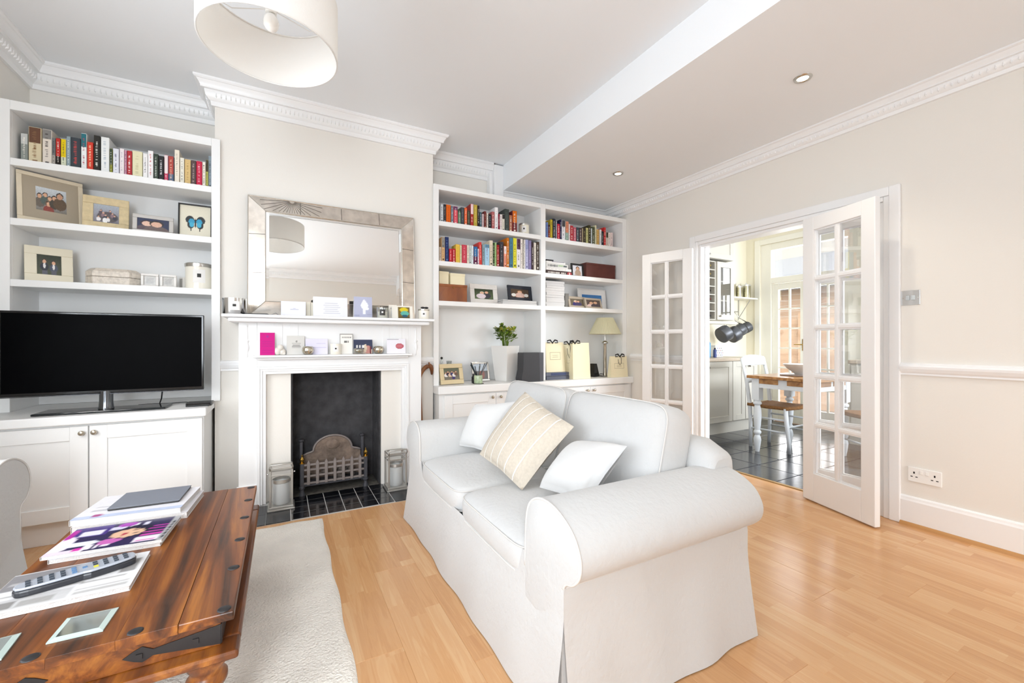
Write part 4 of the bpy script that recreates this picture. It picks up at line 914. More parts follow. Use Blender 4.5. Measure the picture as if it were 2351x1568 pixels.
photoframe('pale gold frame with a family group photograph on the worktop nearest the chimney breast', 1013, 3.43, 1066, 3.46, .722, .178, mat('pale_gold', 'd8c6a0', .4, .4), .038, fam, ['7a7064', '5c6450'], tilt=13, depth=.022)
photoframe('silver frame half hidden behind the jar of pens', 1086, 3.60, 1125, 3.61, .722, .18, SILVER, .018, [('r', 0, 0, 1, .55, '6a6462'), ('e', .6, .3, .2, .3, '8a5a50'), ('r', 0, .55, 1, 1, 'b8c2cc')], 'b8c2cc', tilt=11)

# ================================================================ BOOKS
CN = {}
def book(x0, x1, z, h, yf, d, col, label, group, top=None, frac=.5, txt=None, lean=0, seed=0):
    w = x1-x0-.0008; c = mat('cloth_'+col, col, .5)
    o = MB().box(-w/2, w/2, 0, d, 0, .0+h).obj('book', c, bevel=min(.0025, w*.2)); o.location = ((x0+x1)/2, yf, z+.0006); tag(o, label, 'book', group)
    if lean: o.rotation_euler = (0, R(lean), 0); o.location.z += abs(sin(R(lean)))*w/2
    e = .0018; pg = MB().box(-w/2+e, w/2-e, .004, d-.003, .003, h+.0002).obj('page_block', PAGES, o)
    rnd = random.Random(seed); sh = []
    if top: sh.append(('r', 0, 1-frac, 1, 1, top))
    txt = txt or ('2a2826' if sum(lin(col)[:3]) > .9 else 'ebe6dc')
    if w > .008:
        v = .18
        while v < .88:
            q = rnd.uniform(.008, .02)
            if rnd.random() < .72: sh.append(('r', .38-rnd.random()*.1, v, .62, v+q, txt))
            v += q+.012
        if rnd.random() < .5: sh.append(('r', .25, .05, .75, .1, txt))
    pic(w*.9, h*.97, sh, col, 9, 60, y=-.0006, M=Matrix.Translation((-w*.45, 0, h*.015))).obj('spine_print', PRINT, o)
    return o
NAMES = dict(w='white', c='cream', r='red', b='black', n='navy', u='blue', g='green', y='yellow', o='orange', k='pink', p='purple', t='tan', s='grey', m='maroon', e='teal', d='brown')
ORD = 'first second third fourth fifth sixth seventh eighth ninth tenth eleventh twelfth thirteenth fourteenth fifteenth sixteenth seventeenth eighteenth nineteenth twentieth'.split()
def ordn(i): return ORD[i] if i < 20 else (('twenty-'+ORD[i-20]) if i < 29 else ('thirtieth' if i == 29 else 'thirty-'+ORD[i-30]))
def book_row(spec, z, yf, where, group, anchor):
    rows = [s.split() for s in spec.strip().split('\n')]; n = len(rows); prev = None
    for i, s in enumerate(rows):
        a, b, ty, nm, col = float(s[0]), float(s[1]), float(s[2]), s[3], s[4]
        kw = dict(q.split('=') for q in s[5:]); lean = float(kw.get('lean', 0)); x0, x1 = xat(a, yf), xat(b, yf)
        h = aty((a+b)/2, ty, yf).z-z; h = max(.09, min(h, .285)); d = min(.215, max(.11, h*.68))
        size = 'tall' if h > .235 else ('short' if h < .18 else 'mid-height')
        lab = '%s %s book, %s from the %s %s' % (size, NAMES[nm], ordn(i), anchor, where)
        book(x0, x1, z, h, yf, d, col, lab, group, kw.get('top'), float(kw.get('f', .5)), kw.get('txt'), lean, i+int(z*100))
book_row('''47 64 306 s 8d938c top=c4c6c2 f=.35
65 95 292 c d9cba9 top=6b4a38 f=.42 txt=8d6a48
97 119 297 c e2d8cc top=85827f f=.25 txt=4a4240
119.5 127 316 s aba49c top=6c6e70 f=.6
128 139 317 r 1f1614 top=be3028 f=.62
139.5 152 319 y d9dcc2 top=e6c800 f=.62 txt=4a5a40
152.5 162 313 e 8ea0a6 txt=e8eeee
162.5 185 316 n 3a4148 txt=c24a44
186 199 306 w eef0ef top=2a6f7a f=.35 txt=b04a5a
200 214 326 r d6402e txt=f2d6b0
215 230 311 b 2d2b26 txt=efeee6
231.5 251 315 w eff1f0 txt=b0bcc8
252 258 341 g 8a8c2c top=39493a f=.6
259 273 341 w e4e5ee txt=4a4a78
274.5 285 341 k f2e8ea txt=b8b0c0
285.5 291 345 k c78fa6
291.5 303 346 r b93138 txt=f2eeea
303.5 327 347 c e6e0bb txt=c4bc92
328 339 352 w f2f0ef txt=5a5a66
339.5 352 346 w f4f1f1 txt=c2333c
352.5 363.5 353 g 39443a txt=cfd6cc
364 376 358 b 2b2b2d txt=f0f0f0
377 386 356 k d04a6a top=efe0e0 f=.66
386.5 399 358 m 5c6c84 top=b24b41 f=.66 txt=e2c0a8
400.5 412 344 c f1e8d6 txt=b0a898
413 423 362 c e9e5d6 txt=8a8a86
424 438 366 t d9ba7e txt=a8884e
438.5 450 368 d 5b4b49 txt=c0aca8
450.5 464 370 r c82949 txt=f0a8b8
464.5 472 372 c f1e9da
472.5 478 367 g b9ba60 top=4a4030 f=.4
478.5 486 358 s 8c9aa3''', ZS[2], 3.50, 'of the shelf above the television', 'books on the top shelf above the television', 'window end')
book_row('''1011.5 1018 469 s c9ced2
1018.5 1024 469 b 2a2729 txt=b0a8b0
1024.5 1035 470 o d9600d txt=b84a06
1035.5 1041 473 u 6b7585
1041.5 1051 474 r d24a59 top=5a3a5c f=.2 txt=f4c8c8
1052 1058 480 g 6c866b top=33402c f=.2
1058.5 1066 476 s 41454b txt=7c848c
1066.5 1072.5 477 o e1602d
1073 1079.5 483 b 4a4539 txt=8c8c70
1080.5 1087 468 r a92f2b top=e8c8cc f=.45
1087.5 1096 470 y b9a141 txt=d9c66c
1096.5 1101 472 b 2b1d1d
1101.5 1106 487 e 3b5a66
1106.5 1111 491 k c9b2b5
1111.5 1116.5 485 m 6b2929 txt=c0a080
1117.5 1121 489 c e2d6ca
1121.5 1128.5 492 b 232325 txt=a8acb8
1129 1135.5 486 k b06262
1136 1143.5 476 w f1efef txt=8a8a94
1144 1147.5 491 m 8b2139
1148 1152.5 492 k e9dddb
1153 1158.5 492 c e1dccd top=2e2a2a f=.28
1159 1169 480 s 3d4541 txt=5c6660
1169.5 1176 494 d a96b51
1176.5 1187 484 o 6c1621 top=d16b11 f=.55''', ZS2[2], 3.46, 'on the upper row with the candle', 'books on the upper shelf of the wide bookcase', 'chimney side')
book_row('''1008.5 1013.5 567 t c9b9a9
1014 1021.5 544 t d2aa7a top=8d8a84 f=.42
1022 1030.5 544 n 1d2d5d txt=5a74a8
1031.5 1038 571 r c22531
1038.5 1046 571 r b21922
1046.5 1056 561 y e1b949 txt=c79a26
1056.5 1060 563 c d9d9b3
1060.5 1072 562 r c24152 txt=e89aa0
1072.5 1077 563 c e5d9c9
1077.5 1082 563 s c9d1cd
1082.5 1087 564 w dfe7ea
1087.5 1096.5 566 u 5b1942 top=2b6ba1 f=.55
1097 1100 571 k e9d1dd
1100.5 1107 556 r d23e39 txt=f2b0a8 lean=-1.5
1107.5 1113 561 s 8ca2a9
1113.5 1123.5 561 u a9d1e9 top=5e87a0 f=.15 txt=7a5a8c
1124 1131.5 552 c e1d5bd
1132 1135.5 557 g 2b4515
1136 1140 557 g a1c181
1140.5 1146.5 562 r 9b1511
1147.5 1156 555 b 39353b txt=8c8c90
1157 1163 565 k f1a189 top=f4e4e0 f=.35
1163.5 1169 546 o c97109
1169.5 1178 546 e 4b7b91 txt=2c4460
1178.5 1186 546 y e1d939
1186.5 1195 544 w e9e5e9 top=4c2340 f=.35 txt=6a6a6a
1195.5 1200 547 w e9e1d9
1200.5 1203 550 s 9b9589
1203.3 1206 550 w ebe7e3
1206.5 1213 550 u b9b9d9 top=9aa0c8 f=.3 txt=5a5c84
1213.5 1220 552 p 8279a1 txt=b8a8c0
1220.5 1225 556 d 3d2d31
1225.5 1231 557 c d9d1c5 txt=4a4440
1231.5 1238 555 d 45392f''', ZS2[1], 3.455, 'on the second row of the wide bookcase', 'books on the second shelf of the wide bookcase', 'chimney side')
book_row('''1254 1258.5 510 u 7189c1
1259 1263 516 r 8b3119 top=2a2420 f=.35
1263.5 1268.5 504 y c9b131
1269.5 1275.5 502 n 212939
1276 1279 505 s 8a8a90
1279.5 1285.5 514 r c11939
1286 1289.5 504 n 1d1d49
1290 1297.5 505 w e9e5e9 top=4a4a50 f=.3
1298 1305.5 508 k 9ab0a4 top=d98969 f=.55
1306 1309 514 k e6d0d0
1309.5 1316.5 518 r b13139
1317 1323 522 k c16171
1323.5 1329.5 522 e 394951
1330 1336 523 d 4b3939
1336.5 1339 524 t a9987a
1339.5 1345 523 b 3d3529 txt=b0a470
1345.5 1350.5 523 g c1bd81
1351 1356.5 517 b 3d3921 txt=d8cfc0
1357 1359.5 524 w d1d9d9
1360 1365.5 521 g 4b5139
1366 1369.5 517 c d9d5b1
1370 1375.5 527 t d1a961
1377 1381 527 w e9e5e5
1381.5 1386 531 e 212d31
1386.5 1391 522 r c92d2d
1391.5 1396.5 533 c d9cdc1 top=3c4030 f=.35
1397 1401.5 534 c e9ddd5
1402 1407 534 k e5d1cd''', ZS3[2], 3.50, 'in the bay nearest the glazed doors', 'books on the upper shelf nearest the glazed doors', 'middle upright')
# ================================================================ CANDLES, BOXES AND OTHER SHELF THINGS
def candle(label, x, y, z, r, h, body, lid=None, group='scented candles', sq='2a2826', lm=PAPER, rot=0):
    t = thing('candle', label, 'candle', (x, y, z+.0006), rot, group)
    MB().lathe([(r*.96, 0), (r, .004), (r, h*.94 if not lid else h*.86), (r*.97, h*.95 if not lid else h*.86)]+([] if lid else [(r*.9, h*.95), (r*.9, h*.8), (.0001, h*.8)]), seg=28, cap=True).obj('glass', body, t, smooth=SM)
    if lid: MB().lathe([(r*1.03, h*.86), (r*1.05, h*.9), (r*1.05, h*.98), (r, h)], seg=28).obj('lid', lid, t, smooth=SM)
    else: MB().tube([(0, 0, h*.8), (.001, 0, h*.8+.008)], .0008, 5).obj('wick', BLACK, t)
    m = MB(); a0 = atan2(-y, -x)-rot
    m.grid(lambda u, v: ((r+.0006)*cos(a0+(u-.5)*.9), (r+.0006)*sin(a0+(u-.5)*.9), h*(.25+.5*v)), 6, 2); l = m.obj('label', lm, t, smooth=1)
    MB().grid(lambda u, v: ((r+.0012)*cos(a0+(u-.5)*.28), (r+.0012)*sin(a0+(u-.5)*.28), h*(.45+.14*v)), 3, 1).obj('label_square', tint(sq, .6), l)
    return t
MILK = mat('milky_glass', 'ece7da', .15, coat=.4); CREAMW = mat('cream_jar', 'e9e3cf', .2, coat=.3)
x = xat(459, 3.56); candle('big white candle jar with a silver lid on the shelf above the television', x-.006, 3.57, ZS[0], .077, .178, MILK, SILVER)
x = xat(1203, 3.54); candle('cream candle jar with a grey metal lid at the end of the upper book row', x, 3.54, ZS2[2], .05, .115, CREAMW, PEWTER)
MZ = 1.2652; LZS = 1.0042
x = xat(538, 3.24); t = candle('large mirrored silver candle at the chimney end of the mantel', x, 3.24, MZ, .066, .112, CHROME, None)
x = xat(973, 3.2); t = candle('small white candle with black ribbon ties at the far end of the mantel', x, 3.20, MZ, .042, .08, MILK, SILVER)
for s in (-1, 1): MB().ball((s*.014, -.02, .09), .018, .008, .008, 8, 5).obj('ribbon_bow', RIBBON, t, smooth=1)
x = xat(771, 3.205); candle('squat white candle in the middle of the lower mantel shelf', x, 3.206, LZS, .038, .078, MILK, None)
x = xat(878, 3.2); t = candle('clear glass votive with a black label on the mantel', x, 3.20, MZ, .043, .085, CGLASS, None, sq='f0eee8', lm=tint('2a2622', .5))
MB().lathe([(.036, .004), (.036, .05)], seg=20).obj('wax', WAX, t, smooth=SM)
# two small white frames beside the shell box
for px0, px1, lb in ((323, 364, 'tiny white block frame beside the shell box'), (367, 405, 'tiny white block frame nearer the big candle')):
    photoframe(lb, px0, 3.52, px1, 3.53, ZS[0], .088, mat('white_block', 'e6e3df', .5), .014, [('r', .2, .2, .8, .8, '9c9892')], 'b4b0aa', tilt=0, depth=.035, name='framed_print', group='tiny white block frames', nx=8, ny=8)
x = xat(413, 3.56); t = thing('glass_trinket_box', 'small glass-fronted white trinket case squeezed behind the block frames', 'frame', (x, 3.60, ZS[0]+.001), R(-50)); MB().box(-.02, .02, 0, .02, 0, .085).obj('case', mat('white_block', 'e6e3df'), t, bevel=.002); MB().box(-.014, .014, -.001, 0, .01, .075).obj('glass_front', tint('b0aca6', .2), t)
# shell box: chamfered box with sloped lid
xa, xb = xat(188, 3.54), xat(317, 3.54)
SHELL = mat('capiz_shell', 'd9cfc2', .35, bump=.5, bscale=70, var=.16, vscale=60)
t = thing('shell_box', 'pale shell-inlaid box with clipped corners and a raised lid', 'box', ((xa+xb)/2, 3.62, ZS[0]+.001))
w = (xb-xa)/2; dd = .075; k = .045
oc = [(-w+k, -dd), (w-k, -dd), (w, -dd+k), (w, dd-k), (w-k, dd), (-w+k, dd), (-w, dd-k), (-w, -dd+k)]
MB().prism(oc, 'z', 0, .055).obj('body', SHELL, t, bevel=.002)
m = MB(); n = 8; vs = [(a, b, .057) for a, b in oc]+[(a*1.0, b*1.0, .088) for a, b in oc]+[(a*.82, b*.76, .11) for a, b in oc]
m.add(vs, [(i, (i+1) % n, n+(i+1) % n, n+i) for i in range(n)]+[(n+i, n+(i+1) % n, 2*n+(i+1) % n, 2*n+i) for i in range(n)]+[tuple(range(n))[::-1], tuple(range(2*n, 3*n))]); m.obj('lid', SHELL, t, bevel=.002)
# mantel cards
def card(label, pl, pr, ptop, y, z, col, shapes, tilt=5, back=None, name='greeting_card', group='greeting cards on the mantel shelves', fold=True, yr=None, nx=26, ny=30):
    yr = yr if yr is not None else y; a, b = xat(pl, y), xat(pr, yr); h = aty((pl+pr)/2, ptop, y).z-z; d = V((b-a, yr-y)); w = d.length
    t = thing(name, label, 'card', ((a+b)/2, (y+yr)/2, z+.001), 0, group); t.rotation_euler = (-R(tilt), 0, atan2(d.y, d.x))
    fd = .03+h*.15
    if z == LZS: t.location.y -= .02; fd = .02
    MB().box(-w/2, w/2, 0, .0012, 0, h).obj('front', tint(col, .7), t)
    if fold: MB().add([(-w/2, .0012, h), (w/2, .0012, h), (w/2, fd, .003+fd*math.tan(R(tilt))), (-w/2, fd, .003+fd*math.tan(R(tilt)))], [(0, 1, 2, 3)]).obj('back_leaf', PAPER, t)
    if shapes: pic(w*.98, h*.98, shapes, col, nx, ny, y=-.0004, M=Matrix.Translation((-w*.49, 0, h*.01))).obj('print', PRINT, t)
    return t
TL = lambda zs, c, a=.25, b=.75: [('r', a+.03*(i % 2), z, b-.03*(i % 3), z+.02, c) for i, z in enumerate(zs)]
card('white landscape card with a small grey inscription on the mantel', 645, 702, 692, 3.24, MZ, 'e4e4ee', TL([.45], '9a9ab0', .35, .72)+TL([.52], 'b4b4c4', .48, .6))
t = card('cream envelope standing behind the white inscribed card', 690, 719, 694, 3.29, MZ, 'efe9d8', [('r', .8, 0, .83, 1, '8f8a80')], fold=False, name='envelope')
card('large white card printed with lines of text on the mantel', 719, 798, 682, 3.25, MZ, 'e6e6ea', TL([.2, .3, .4, .5, .6, .7], 'c4c4cc', .3, .78), tilt=6)
card('grey-blue card with a white figure cut-out on the mantel', 813, 855, 681, 3.24, MZ, 'b4b6cc', [('e', .58, .6, .2, .18, 'f2f2f6'), ('e', .56, .78, .1, .1, 'e8e8f0'), ('r', .5, .2, .62, .5, 'eeeef4'), ('e', .7, .45, .14, .06, 'eeeef4'), ('r', .0, .1, .3, .14, 'a0a2bc'), ('r', .7, .15, 1, .18, 'a0a2bc')], tilt=7)
card('white photograph card with a yellow and teal scene on the mantel', 900, 948, 702, 3.20, MZ, 'e9e5da', [('r', .3, .04, .88, .92, '75602c'), ('e', .58, .7, .2, .18, 'd8c228'), ('e', .62, .42, .2, .2, '5fb0a0'), ('r', .3, .04, .88, .15, '5a4a28'), ('e', .62, .22, .14, .1, '28546a')], tilt=9)
card('plain cream folded card behind the glass votive on the mantel', 893, 912, 700, 3.24, MZ, 'ece6da', [('r', .2, .7, .4, .8, '9a9690')], tilt=5)
card('bright magenta card on the lower mantel shelf', 597, 631, 764, 3.20, LZS, 'c4007e', [('r', .15, .1+.1*i, .85, .13+.1*i, 'b0107c') for i in range(7)]+[('e', .5, .84, .08, .05, '9c2a8c')], tilt=4)
card('pale grey card with small dark lettering on the lower mantel shelf', 658, 699, 771, 3.235, LZS, 'd3d1cc', TL([.42, .48], '6c6a66', .3, .78)+[('r', .3, .58, .78, .6, 'a4a29e'), ('r', .3, .36, .78, .38, 'a4a29e'), ('e', .54, .7, .05, .05, '8c8a86')], tilt=3)
card('pale lilac landscape card on the lower mantel shelf', 701, 752, 778, 3.232, LZS, 'dcd9ea', [('r', .3, .42, .95, .44, 'c0bcd8')]+TL([.7], 'c4c0d8', .5, .9), tilt=3)
t = card('white card in a grey border with dark lettering on the lower mantel shelf', 779, 810, 766, 3.235, LZS, 'efece6', [('r', 0, .96, 1, 1, 'a5a3a0'), ('r', 0, 0, .05, 1, 'a5a3a0'), ('r', .95, 0, 1, 1, 'a5a3a0')]+[('r', .16+.12*i, .78, .25+.12*i, .84, '8a8884') for i in range(6)]+[('r', .34+.12*i, .56, .43+.12*i, .66, '6e6c68') for i in range(3)], tilt=3)
card('navy photograph card with pale lettering on the lower mantel shelf', 811, 854, 780, 3.23, LZS, '3a4058', [('r', 0, 0, 1, .3, 'c8b8a8'), ('r', .12, .42, .22, .6, 'e6e4e0'), ('r', .28, .42, .38, .6, 'e6e4e0'), ('r', .45, .42, .55, .6, 'e6e4e0'), ('e', .75, .3, .2, .3, 'c08a80'), ('e', .62, .4, .08, .3, 'd8c8b0'), ('r', .85, 0, .95, .5, '6a2a30')], tilt=4)
card('white card with a red oval motif at the end of the lower mantel shelf', 887, 930, 778, 3.22, LZS, 'e9e7ee', [('r', .02, .94, .62, .98, '8f8e94'), ('e', .68, .5, .22, .2, 'b4505c'), ('e', .68, .5, .17, .13, 'c4707a')], tilt=5)
# votives and ornaments on the lower shelf
MERC = mat('mercury_glass', 'cfc9b8', .12, 1, bump=.3, bscale=25, var=.12, vscale=30)
def votive(label, px, y, z, r):
    t = thing('votive_holder', label, 'candle holder', (xat(px, y), y, z+.0006), 0, 'mercury glass votives on the lower mantel shelf')
    MB().lathe([(r*.55, 0), (r*.85, r*.25), (r, r*.75), (r*.92, r*1.2), (r*.72, r*1.5), (r*.68, r*1.5), (r*.86, r*1.15), (r*.9, r*.7), (.0001, r*.3)], seg=24, cap=False).obj('bowl', MERC, t, smooth=1)
    MB().lathe([(r*.5, r*.35), (r*.5, r*1.0), (.0001, r*1.02)], seg=14, cap=False).obj('tealight', WAX, t, smooth=SM)
votive('round mercury glass votive in front of the lilac card', 707, 3.196, LZS, .038); votive('round mercury glass votive beside the red oval card', 869, 3.203, LZS, .038)
t = thing('white_ornament', 'white knotted ceramic ornament beside the magenta card', 'ornament', (xat(643, 3.2), 3.20, LZS+.0006)); KN = mat('white_ceramic', 'e2ddd4', .3)
for i, (a, b, c, r) in enumerate(((-.018, 0, .026, .026), (.012, .004, .022, .022), (.0, -.01, .05, .02), (.022, 0, .012, .012))): MB().ball((a, b, c), r, r*.8, r, 12, 8).obj('lobe', KN, t, smooth=1)
t = thing('glass_bowl', 'small glass bowl of pale potpourri in front of the navy card', 'bowl', (xat(823, 3.198), 3.198, LZS+.0006))
MB().lathe([(.02, 0), (.034, .012), (.036, .028), (.03, .042), (.028, .042), (.034, .028), (.03, .012), (.0001, .004)], seg=20, cap=False).obj('glass', CGLASS, t, smooth=1)
rnd = random.Random(5)
for i in range(8): MB().ball((rnd.uniform(-.018, .018), rnd.uniform(-.018, .018), .014+rnd.uniform(0, .018)), .009, .007, .006, 6, 4).obj('petal', tint(('e6dcc8', 'c8b48c', 'b89a6c')[i % 3], .7), t)
# black gadget with looped cable on the mantel
t = thing('phone', 'slim black phone lying on the mantel with its cable', 'phone', (xat(590, 3.2), 3.20, MZ+.0006), R(-6)); MB().box(-.065, .065, -.03, .03, 0, .01).obj('body', BLACK, t, bevel=.003)
x = xat(615, 3.17); cb = MB().tube([(x-.03, 3.17, MZ+.003), (x+.02, 3.16, MZ+.004), (x+.045, 3.165, MZ+.016), (x+.062, 3.175, MZ+.003), (x+.1, 3.17, MZ+.003)], .0022, 6); tag(cb.obj('charging_cable', mat('grey_cable', '77757a', .5), smooth=1), 'thin grey looped charging cable lying on the mantel edge', 'cable')

# ---------------------------------------------------------------- wide bookcase, third row and worktop
def boxobj(name, label, cat, pl, pr, ptop, yf, z, d, m, lid=None, lidh=.022, group=None, rz=0):
    a, b = xat(pl, yf), xat(pr, yf); h = aty((pl+pr)/2, ptop, yf).z-z; w = b-a
    t = thing(name, label, cat, ((a+b)/2, yf, z+.0006), rz, group)
    MB().box(-w/2+.002, w/2-.002, .002, d-.002, 0, h-lidh*.6).obj('body', m, t, bevel=.002); MB().box(-w/2, w/2, 0, d, h-lidh, h).obj('lid', lid or m, t, bevel=.002)
    return t, h
t, hb = boxobj('wooden_box', 'brown wooden box on the shelf under two cream boxes', 'box', 1008, 1073, 653, 3.50, ZS2[0], .2, BROWNWOOD)
MB().lathe([(.006, 0), (.004, .006)], seg=10, M=Matrix.Translation((0, 0, hb-.03)) @ Matrix.Rotation(pi/2, 4, 'X')).obj('catch', BRASS, t)
boxobj('card_box', 'cream lidded box on the brown box against the bookcase upright', 'box', 1008.5, 1031, 623, 3.52, ZS2[0]+hb+.0006, .12, CREAM, group='cream lidded boxes')
boxobj('card_box', 'cream lidded box on the brown box, standing nearer the ornate frame', 'box', 1034, 1068, 628, 3.51, ZS2[0]+hb+.0006, .12, CREAM, group='cream lidded boxes')
boxobj('leather_box', 'dark red-brown lidded box on the shelf nearest the glazed doors', 'box', 1346, 1413, 606, 3.52, ZS3[1], .17, REDWOOD)
def pile(px0, px1, yf, z, items, d, where, group, seed=1):
    rnd = random.Random(seed); zz = z
    a, b = xat(px0, yf), xat(px1, yf)
    for i, (h, col, lb, name, cat) in enumerate(items):
        w = b-a-rnd.uniform(0, .012); o = rnd.uniform(-.004, .004)
        t = thing(name, lb, cat, ((a+b)/2+o, yf+rnd.uniform(0, .006), zz+.0006), rnd.uniform(-.02, .02), group)
        MB().box(-w/2+.001, w/2-.001, .001, d-.001, .0006, h-.0014).obj('pages', PAGES, t); MB().box(-w/2, w/2, 0, d, h-.0014, h-.0006).obj('cover', tint(col, .4), t); MB().box(-w/2, w/2, 0, d, 0, .0006).obj('back_cover', tint(col, .4), t)
        zz += h
    return zz
N_ = ['lowest', 'second lowest', 'third', 'fourth', 'uppermost']
pile(1155, 1234, 3.46, ZS2[0], [(.011, 'c9c6c4', 'grey magazine, %s in the low pile under the navy frame' % n, 'magazine', 'magazine') for n in ('lowest', 'second', 'third')]+[(.011, '5a6068', 'dark-covered magazine on top of the low pile under the navy frame', 'magazine', 'magazine')], .2, '', 'magazines under the navy frame', 4)
cols = ['d8d4d2', 'cac6c6', 'dcd8d4', 'd0cccc', '4a4448', 'd8d4d4', 'c8c4c8', 'dedad8', '8a868a', 'd4d0d0', '3a383c']
pile(1254, 1297, 3.49, ZS3[0], [(.0235, c, '%s magazine, %s from the bottom of the tall stack beside the middle upright' % ({'4a4448': 'dark', '3a383c': 'black-covered', '8a868a': 'mid-grey'}.get(c, 'pale grey'), ordn(i)), 'magazine', 'magazine') for i, c in enumerate(cols)], .22, '', 'tall stack of magazines', 9)
t, _ = boxobj('photo_album', 'grey slipcased album standing beside the tall magazine stack', 'album', 1297.5, 1307, 674, 3.53, ZS3[0], .16, mat('grey_cloth', '7d7a74', .7), lidh=.004)
# stacked cookery books
zz = ZS3[1]
def flatbook(label, pl, pr, zt, yf, z, h, col, marks, d=.2):
    a, b = xat(pl, yf), xat(pr, yf); w = b-a
    o = MB().box(-w/2, w/2, 0, d, 0, h).obj('book', tint(col, .4), bevel=.002); o.location = ((a+b)/2, yf, z+.0006); tag(o, label, 'book', 'books lying flat beside the black portrait frame')
    MB().box(-w/2+.002, w/2+.0004, .004, d-.003, .003, h-.003).obj('page_block', PAGES, o)
    pic(w*.98, h*.9, marks, col, 60, 8, y=-.0005, M=Matrix.Translation((-w*.49, 0, h*.05))).obj('spine_print', PRINT, o); return z+h+.0006
def letters(x0, n, dx, lo, hi, c, seed=2):
    r = random.Random(seed); o = []
    for i in range(n):
        x = x0+i*dx; o.append(('r', x, lo, x+dx*.28, hi, c))
        if r.random() < .7: o.append(('r', x+dx*.45, lo, x+dx*.66, hi, c))
        o.append(('r', x, (lo+hi)/2-.06, x+dx*.66, (lo+hi)/2+.06, c))
    return o
zz = flatbook('thick dark brown book with pale capitals at the bottom of the flat pile', 1254, 1315, 0, 3.49, zz, .042, '43302c', letters(.06, 9, .05, .3, .7, 'e2dcd4')+letters(.56, 4, .045, .35, .65, 'd8d0c8', 4)+[('e', .88, .5, .09, .45, 'a8343c'), ('e', .88, .5, .03, .3, 'd8c0b8')])
zz = flatbook('white book with fine grey lettering, second in the flat pile', 1254, 1312, 0, 3.49, zz, .026, 'e4e0dc', letters(.1, 14, .05, .35, .65, 'b4aca8', 6))
zz = flatbook('pale book with a black title panel and green band in the flat pile', 1254, 1304, 0, 3.49, zz, .04, 'dedcd8', [('r', .05, .2, .98, .85, 'c8c6c2')]+letters(.08, 8, .055, .25, .8, '34383a', 8)+[('r', .55, .45, .78, .8, '9cb48c'), ('r', .8, .3, .96, .75, '5c6464')])
zz = flatbook('thin white book near the top of the flat pile', 1254, 1298, 0, 3.49, zz, .022, 'e6e4e0', [('r', .3, .75, .95, 1, '8a8494')])
zz = flatbook('narrow black notebook on top of the flat pile', 1254, 1271, 0, 3.49, zz, .014, '201e20', [])

WZ = .7226
# pen jar, bottles
t = thing('pen_jar', 'patterned green glass jar full of dark pens on the worktop', 'jar', (xat(1098, 3.42), 3.42, WZ))
JM = mat('green_pattern', 'aebf9c', .25, coat=.3, var=.3, vscale=45)
MB().lathe([(.036, 0), (.038, .006), (.038, .07), (.036, .075), (.033, .075), (.034, .01), (.0001, .006)], seg=22, cap=False).obj('jar', JM, t, smooth=SM)
MB().lathe([(.05, .0), (.05, .004)], seg=22).obj('saucer', mat('dark_saucer', '4a463f', .3), t)
rnd = random.Random(11)
for i in range(11):
    a = rnd.uniform(0, 2*pi); r0 = .012; r1 = rnd.uniform(.03, .075); tp = rnd.uniform(.15, .19)
    x1 = r1*cos(a)*1.3; MB().tube([(r0*-cos(a), r0*-sin(a), .012), (x1, .5*r1*sin(a), tp)], .0035, 6).obj('pen', tint(('2f3436', '38454c', '1f2224', '585a56')[i % 4], .35), t, smooth=SM)
t = thing('ink_bottle', 'small black bottle beside the pen jar', 'bottle', (xat(1087, 3.5), 3.50, WZ)); MB().lathe([(.016, 0), (.017, .004), (.017, .055), (.008, .065), (.007, .07)], seg=16).obj('body', GLOSSBLACK, t, smooth=SM); MB().lathe([(.009, .069), (.009, .084)], seg=14).obj('cap', BLACK, t, smooth=SM)
t = thing('oil_bottle', 'slim clear glass bottle with a black stopper beside the bookcase upright', 'bottle', (xat(1014, 3.6), 3.60, WZ)); MB().lathe([(.022, 0), (.022, .14), (.01, .17), (.009, .215)], seg=18, cap=False).obj('glass', CGLASS, t, smooth=SM); MB().ball((0, 0, .225), .012).obj('stopper', BLACK, t, smooth=1)
t = thing('glass_vase', 'narrow clear glass bud vase behind the pale gold frame', 'vase', (xat(1031, 3.6), 3.60, WZ)); MB().lathe([(.028, 0), (.03, .01), (.018, .05), (.016, .11), (.026, .2), (.024, .2), (.014, .11), (.015, .05), (.0001, .012)], seg=20, cap=False).obj('glass', CGLASS, t, smooth=1)
# faceted white planter with plant
x = xat(1160, 3.58)
t = thing('plant_pot', 'tall white square-sided ceramic planter with a leafy green plant', 'potted plant', (x, 3.58, WZ), R(24))
PT = mat('white_glaze', 'eceae6', .18, coat=.4)
def sq(s, z): return [(-s, -s, z), (s, -s, z), (s, s, z), (-s, s, z)]
m = MB(); lv = [(.066, 0), (.07, .02), (.075, .06), (.098, .333), (.094, .333), (.07, .07)]
for s, z in lv: m.v += [V(p) for p in sq(s, z)]
m.f = [(k*4+i, k*4+(i+1) % 4, k*4+4+(i+1) % 4, k*4+4+i) for k in range(5) for i in range(4)]+[(3, 2, 1, 0), (20, 21, 22, 23)]
m.obj('pot', PT, t, bevel=.006, seg=3)
MB().box(-.088, .088, -.088, .088, .26, .305).obj('soil', mat('soil', '4a3a2c', .95, bump=.6), t)
rnd = random.Random(21); LF = [mat('leaf_green', '6f8a2c', .5, var=.25, vscale=30), mat('leaf_dark', '4c6124', .5), mat('leaf_yellow', 'b9b548', .5)]
